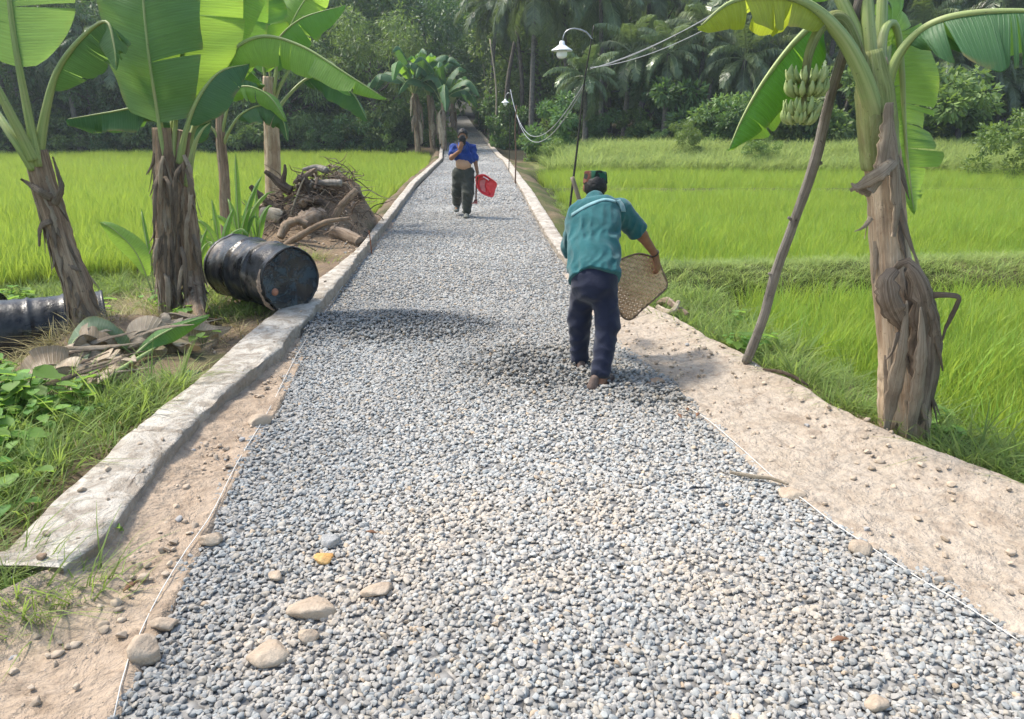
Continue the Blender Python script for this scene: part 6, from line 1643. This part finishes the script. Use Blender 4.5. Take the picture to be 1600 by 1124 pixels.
# cap, hair, sandals, wrist band
F = Field(hed - .16, hed + .18, .005)
ct = norm(np.array([0, .12, 1.]))
F.cone(hed + ct * .015, hed + ct * .085, .087, .078, .012); F.cut(hed + ct * .098, ct, .012); F.cut(hed + ct * .012, -ct, .006); F.folds(.003, .09, 4); F.obj('cap', m_cap(), root)
F = Field(hed - .16, hed + .16, .005); F.ell(hed + [0, -.012, .0], (.079, .088, .094)); F.cut(hed + [0, 0, -.058], [0, .5, -1]); F.cut(hed + [0, .03, 0], [0, 1, -.25]); F.folds(.003, .02, 6); F.obj('hair', M_HAIR, root)
for a, toe in ((ankR, np.array([.09, .09, 0])), (ankL, np.array([-.025, .14, 0]))):
    f = norm(toe); F = Field(a - [.2, .2, .1], a + [.2, .25, .1], .005); b = a * [1, 1, 0] + [0, 0, .022]
    F.cone(b - f * .07, b + f * .15, .040, .048, .02, [0, 0, 1], .55); F.cone(b + f * .07 + [0, 0, .025], b + f * .15 + [0, 0, .008], .040, .042, .02, [0, 0, 1], .6); F.cone(b - f * .075 + [0, 0, .012], b - f * .06 + [0, 0, .05], .034, .030, .015)
    F.obj('sandal', M_SHOE, root)
wd = norm(wrR - elR); mb = MB(); T_, N_, B_ = frames(np.array([wrR - wd * .03, wrR, wrR + wd * .03])); cc_ = wrR - wd * .012
tube(mb, [cc_ + (N_[1] * math.cos(t) + B_[1] * math.sin(t)) * .031 for t in np.linspace(0, 6.3, 24)], [.0045, .0045], 6, 40); mb.obj('wrist_band', [M_BAND], root)

# woven tray in his hand
def m_weave():
    t = NT('woven_bamboo'); uv = t.n('ShaderNodeUVMap').outputs[0]; c = t.coord(); n = t.noise(c, 9, 4, .6); n2 = t.noise(t.mapping(uv, (70, 70, 1)), 1, 3)
    col = t.mix(t.ramp(n, [(.3, 0.), (.7, 1.)]), (.50, .335, .20), (.70, .51, .33)); col = t.mix(t.ramp(n2, [(.35, .8), (.5, 0.)]), col, (.13, .08, .045))
    return t.pbr(col, .7, None, .3)
M_WEAVE = m_weave()
def tray(outline, Yc, label, depth=.07, cells=24):
    ctr = np.mean([P(x, y, Yc) for x, y in outline], 0)
    o = empty('woven_tray', ctr, label, 'tray')
    pol = crom([(a, b, 0) for a, b in outline + outline[:1]], 120)[:, :2]; cx, cy_ = pol.mean(0)
    # a dished sheet of over-and-under strips, holes left between them
    mb = MB()
    X0, X1 = pol[:, 0].min(), pol[:, 0].max(); Y0_, Y1_ = pol[:, 1].min(), pol[:, 1].max()
    def inside(x, y):
        a = pol; b = np.roll(pol, -1, 0); c = ((a[:, 1] > y) != (b[:, 1] > y)) & (x < (b[:, 0] - a[:, 0]) * (y - a[:, 1]) / (b[:, 1] - a[:, 1] + 1e-9) + a[:, 0]); return c.sum() % 2 == 1
    th = -.55; ca, sa = math.cos(th), math.sin(th); half = 62; step = 2 * half / cells
    def pos(u, v, w):
        x = cx + (u * ca - v * sa); y = cy_ + (u * sa + v * ca); rr = ((x - cx) / 42) ** 2 + ((y - cy_) / 52) ** 2
        return P(x, y, Yc + (x - cx) * .0022 - depth * (1 - rr) + w * .007), (x, y)
    for fam in (0, 1):
        for i in range(cells):
            run = []
            for j in range(cells * 2 + 1):
                a, b = -half + (i + .5) * step, -half + j * step / 2
                u, v = (a, b) if fam == 0 else (b, a)
                up_ = math.sin(math.pi * (j / 2 + .25)) * (1 if i % 2 else -1) * (1 if fam else -1)
                p, (x, y) = pos(u, v, up_)
                if inside(x, y): run.append((u, v, up_))
                else:
                    if len(run) > 2: _strip(mb, run, fam, step * .37, pos)
                    run = []
            if len(run) > 2: _strip(mb, run, fam, step * .37, pos)
    mb.obj('weave', [M_WEAVE], o)
    mb = MB(); rim = []
    for x, y in pol[::3]:
        rr = ((x - cx) / 42) ** 2 + ((y - cy_) / 52) ** 2; rim.append(P(x, y, Yc + (x - cx) * .0022 - depth * (1 - rr)))
    tube(mb, rim + rim[:1], [.008, .008], 6, 120, jit=.15); mb.obj('rim', [M_WOODT], o)
    return o
def _strip(mb, run, fam, hw, pos):
    V = []; UV = []
    for (u, v, w) in run:
        for s in (-1, 1):
            uu, vv = (u + s * hw, v) if fam == 0 else (u, v + s * hw)
            V.append(pos(uu, vv, w)[0]); UV.append((u / 40, v / 40))
    n = len(run); f = [(2 * i, 2 * i + 1, 2 * i + 3, 2 * i + 2) for i in range(n - 1)]
    V2 = [p + np.array([0, .0025, 0]) for p in V]
    mb.add(V + V2, f + [tuple(2 * n + k for k in q[::-1]) for q in f], 0, UV + UV)
tray([(964, 408), (985, 400), (1002, 397), (1026, 406), (1035, 424), (1042, 447), (1024, 466), (1003, 484), (986, 499), (972, 494), (962, 470), (960, 436)], wrR[1] + .02, 'curved woven bamboo tray held at the stooping worker\'s side')
# long-handled tool held in front of him
mb = MB(); t0 = P(894, 277, Y0 + 1.02); t1 = P(907, 318, Y0 + 1.03); t1 = t0 + (t1 - t0) * 2.6
hoe = empty('hoe', t1, 'wooden-handled hoe rising in front of the stooping worker\'s shoulder', 'hoe')
tube(mb, [t0, t0 * .5 + t1 * .5, t1], [.016, .017, .015], 9, 16, jit=.06); mb.obj('handle', [M_WOODL], hoe)
mb = MB(); dv = norm(t1 - t0); ribbon(mb, [t1, t1 + dv * .03 + [.0, .06, 0], t1 + dv * .02 + [0, .2, -.03]], [.05, .13, .15], [0, .3, 1], 0, 10, 3, .2, 0, .005); mb.obj('blade', [M_RUST], hoe)

# ================================================================== the man walking up the road with a red scoop
aL_, aR_ = G(713, 327, .08), G(729, 334, .07)     # his right foot is on the viewer's left, trailing
Yw = aR_[1]; aL_ = P(714, 322, Yw + .38)
def pw(x, y, d=0.0): return P(x, y, Yw + d)
kA, kB = pw(715, 300, .15), pw(731, 301, -.02)
hA, hB = pw(717, 273, .1), pw(731, 273, .08); pv_ = pw(724.5, 266, .09)
ch = pw(724, 240, .07); sA, sB = pw(708, 231, .07), pw(739.5, 231, .06); nk = pw(723.5, 225, .05); hd = pw(723, 212.5, .0)
eA, wA = pw(705.5, 247, -.08), pw(718.5, 236, -.17); eB, wB = pw(742.5, 252, .06), pw(746, 270, -.02)
man = empty('person', (aR_[0], aR_[1], 0), 'man in a pulled-up blue shirt walking along the road, wiping his face', 'person')
pts = [aL_, aR_, kA, kB, hA, hB, pv_, ch, sA, sB, nk, hd, eA, wA, eB, wB]
lo, hi = bounds(pts, .22); lo[2] = -.03
F = Field(lo, hi, .008); fy = np.array([0, 1., 0])
F.cone(pv_, ch, .125, .145, .05, fy, .72).cone(ch, nk, .14, .055, .04, fy, .75).ell(pw(724.5, 256, .02), (.135, .09, .12), None, .05)
for h, k_, a in ((hA, kA, aL_), (hB, kB, aR_)):
    F.cone(h, k_, .085, .056, .03).cone(k_, a, .054, .036, .02).cone(a - [0, 0, .03], a + [.0, -.14, -.045], .036, .03, .02)
F.cone(sA, eA, .052, .042, .03).cone(eA, wA, .042, .029, .02).cone(sB, eB, .052, .042, .03).cone(eB, wB, .040, .028, .02)
F.cone(nk, hd - [0, 0, .05], .055, .05, .03).ell(hd, (.076, .094, .112), None, .02).ell(hd + [0, -.05, -.075], (.05, .05, .045), None, .03)
for sg in (-1, 1): F.ell(hd + [sg * .078, .005, -.015], (.012, .02, .03), None, .008)
F.ell(hd + [0, -.10, -.02], (.015, .022, .028), None, .012)
for sg in (-1, 1): F.ell_cut(hd + [sg * .032, -.098, .012], (.016, .014, .011), .012)
hand(F, wA, [.30, -.02, 1], [.1, 1, .1], .35, 1.05); hand(F, wB, [.05, 0, -1], [-.9, -.1, 0], 1.0, 1.05)
F.ell_cut(pw(725, 257.5, -.09) + [0, -.03, 0], (.012, .03, .012), .01)
body = F.obj('body', M_SKIN, man)
body.data.materials.append(M_SKINP)
mi = np.zeros(len(body.data.polygons), np.int32)
for i, p in enumerate(body.data.polygons):
    c = p.center
    if pv_[2] - .05 < c.z < ch[2] + .05 and abs(c.x - pv_[0]) < .16 and abs(c.y - pv_[1]) < .2: mi[i] = 1
body.data.polygons.foreach_set('material_index', mi)
F = Field(lo, hi, .009)
wst = pw(724.5, 262.5, .08)
F.cone(wst, pv_ - [0, 0, .1], .152, .160, .05, fy, .72)
for h, k_, a in ((hA, kA, aL_), (hB, kB, aR_)): F.cone(h + [0, 0, .02], k_, .125, .108, .04).cone(k_, a + [0, 0, .06], .108, .085, .03)
F.folds(.010, .16, 13, [(.2, .2, 1), (1, .2, .7), (-.7, .1, 1)]); F.cut(wst + [0, 0, .01], [0, 0, 1]); F.obj('trousers', M_OLIV, man)
F = Field(lo, hi, .0075)
lowA, lowB = pw(710, 244, .05), pw(738, 245.5, .04)
F.cone(ch + [0, 0, .0], nk - [0, 0, .04], .175, .10, .05, fy, .74).cone(sA, sB, .058, .058, .05).cone(lowA + [.06, 0, .03], lowB - [.06, 0, .02], .105, .115, .05, fy, .9)
F.cone(nk - [0, 0, .04], pw(721, 229, -.10), .09, .055, .05)
F.cone(sA, sA * .4 + eA * .6, .062, .068, .03).cone(sB, sB * .25 + eB * .75, .062, .074, .03)
F.folds(.011, .13, 21, [(1, .2, .5), (.6, 0, 1), (-.5, 0, 1)]); F.obj('shirt', M_BLUE, man)
F = Field(hd - .2, hd + .2, .006); F.ell(hd + [0, .006, .022], (.086, .104, .108)); F.cut(hd + [0, -.075, .035], [0, -1, -.75]); F.cut(hd + [0, 0, -.06], [0, 0, -1]); F.folds(.004, .03, 7); F.obj('hair', M_HAIR, man)
F = Field(wA - .2, wA + .3, .006); c = hd + [-.005, -.125, -.055]; F.ell(c, (.062, .035, .075)).ell(c + [.01, 0, -.07], (.05, .03, .05)); F.folds(.008, .06, 9); F.obj('face_cloth', M_DCLOTH, man)
for a, s in ((aL_, .12), (aR_, 0)):
    F = Field(a - [.2, .3, .14], a + [.2, .25, .1], .006); b = a + [0, 0, -.045]
    F.cone(b + [0, .06, .0 + s * .3], b + [0, -.15, -s * .2], .046, .05, .02, [0, 0, 1], .62).cone(b + [0, .03, .03], b + [0, -.09, .02], .045, .042, .02); F.obj('shoe', M_GREYSHOE, man)
# red scoop
M_RED = m_plain('red_plastic', (.70, .05, .055), .35, .5, 8, .12); M_REDP = m_plain('dusty_red_plastic', (.62, .22, .22), .5, .4, 8, .2)
def red_scoop():
    out = [(743.5, 281), (745, 276), (751, 273.5), (757, 273.5), (766, 279), (775.5, 287), (773, 297), (769.5, 307), (760, 305.5), (750.5, 300), (745.5, 292)]
    Yc = wB[1] - .06; ctr = np.mean([P(x, y, Yc) for x, y in out], 0)
    o = empty('red_scoop', ctr, 'red plastic scoop basket carried at the walking man\'s side', 'scoop')
    pol = crom([(a, b, 0) for a, b in out + out[:1]], 73)[:-1, :2]; c = np.array([757.5, 289.5]); mb = MB(); n = len(pol)
    rings = []
    for k, (f, d) in enumerate(((1.06, -.01), (1.0, 0.), (.97, .01), (.86, .075), (.7, .095), (.4, .10), (.02, .10))):
        rings.append([P(*(c + (p - c) * f), Yc + d * (1.0 if p[0] < 768 else .5) * (1 - .6 * max(0, (p[0] - 757) / 20))) for p in pol])
    V = np.array(rings); m = len(rings)
    mb.add(V.reshape(-1, 3), [(i * n + j, i * n + (j + 1) % n, (i + 1) * n + (j + 1) % n, (i + 1) * n + j) for i in range(m - 1) for j in range(n)])
    q = mb.obj('pan', [M_RED], o); sd = q.modifiers.new('wall', 'SOLIDIFY'); sd.thickness = .004
    mb = MB(); tube(mb, [P(x, y, Yc - .012) for x, y in list(pol[::4]) + [pol[0]]], [.010, .010], 7, 90); mb.obj('rim', [M_RED], o)
    mb = MB(); tube(mb, [P(755, 276.5, Yc - .02), P(760, 279, Yc - .02), P(764, 282, Yc - .02)], [.011, .011], 7, 10); mb.obj('handle_slot', [m_plain('white_edge', (.7, .55, .55), .4)], o)
    mb = MB(); V = np.array([[P(*(c + [2, 3] + (p - c) * f * .72), Yc + .085 * (1 - .6 * max(0, (p[0] - 757) / 20))) for p in pol] for f in (1, .5, .02)]); mb.add(V.reshape(-1, 3), [(i * n + j, i * n + (j + 1) % n, (i + 1) * n + (j + 1) % n, (i + 1) * n + j) for i in range(2) for j in range(n)]); mb.obj('scuffed_base', [M_REDP], o)
    return o
red_scoop()
tl = empty('hoe', pw(743.5, 318, -.05), 'short hoe with a reddish blade carried together with the red scoop', 'hoe')
mb = MB(); tube(mb, [pw(746.5, 268, -.03), pw(744.5, 290, -.05), pw(743.8, 314, -.06)], [.016, .016, .015], 8, 12); mb.obj('handle', [m_plain('dark_handle', (.12, .06, .045), .6)], tl)
mb = MB(); ribbon(mb, [pw(743.8, 312, -.06), pw(742.5, 316.5, -.09), pw(741, 317.5, -.2)], [.05, .09, .11], [0, -.3, 1], 0, 10, 3, .2, 0, .006); mb.obj('blade', [m_plain('reddish_iron', (.30, .09, .07), .6)], tl)
HAZE, EXPO = 0.0008, 0.98
# ------------------------------------------------------------------ light
SUN_EL, SUN_AZ = R(58), R(-68)
w = bpy.data.worlds.new('World'); scene.world = w; w.use_nodes = True
nt = w.node_tree; nt.nodes.clear()
sky = nt.nodes.new('ShaderNodeTexSky'); sky.sky_type = 'NISHITA'; sky.sun_disc = False
sky.sun_elevation = SUN_EL; sky.sun_rotation = SUN_AZ
sky.air_density = 1.4; sky.dust_density = 2.5; sky.ozone_density = 1.0
bg = nt.nodes.new('ShaderNodeBackground'); bg.inputs[1].default_value = .15
wo = nt.nodes.new('ShaderNodeOutputWorld')
nt.links.new(sky.outputs[0], bg.inputs[0]); nt.links.new(bg.outputs[0], wo.inputs[0])
sd = bpy.data.lights.new('sun', 'SUN'); sd.energy = 2.8; sd.angle = R(8); sd.color = (1, .94, .84)
so = bpy.data.objects.new('sun', sd); COL.objects.link(so)
dirv = Vector((math.sin(SUN_AZ) * math.cos(SUN_EL), math.cos(SUN_AZ) * math.cos(SUN_EL), math.sin(SUN_EL)))
so.rotation_euler = (-dirv).to_track_quat('-Z', 'Y').to_euler()
so.location = (0, 0, 30)

# ------------------------------------------------------------------ humid air
hz = NT('humid_air')
pv = hz.n('ShaderNodeVolumePrincipled', Density=HAZE)
pv.inputs['Color'].default_value = (.80, .89, 1.0, 1); pv.inputs['Anisotropy'].default_value = .35
hz.L.new(pv.outputs[0], hz.out.inputs[1])
bm = bmesh.new(); bmesh.ops.create_cube(bm, size=1)
for v in bm.verts: v.co = Vector((v.co.x * 260, v.co.y * 180 + 60, -2.5 if v.co.z < 0 else 24))
me = bpy.data.meshes.new('haze'); bm.to_mesh(me); bm.free(); me.materials.append(hz.m)
if HAZE > 0: tag(link('haze', me), kind='stuff')

# ------------------------------------------------------------------ render
scene.render.engine = 'CYCLES'
cy = scene.cycles
cy.max_bounces = 6; cy.diffuse_bounces = 3; cy.glossy_bounces = 2; cy.transmission_bounces = 4; cy.transparent_max_bounces = 6; cy.volume_bounces = 0
cy.use_denoising = True
cy.caustics_reflective = False; cy.caustics_refractive = False
cy.use_adaptive_sampling = True; cy.adaptive_threshold = .015
scene.view_settings.view_transform = 'Standard'; scene.view_settings.look = 'None'
scene.view_settings.exposure = EXPO; scene.view_settings.gamma = 1
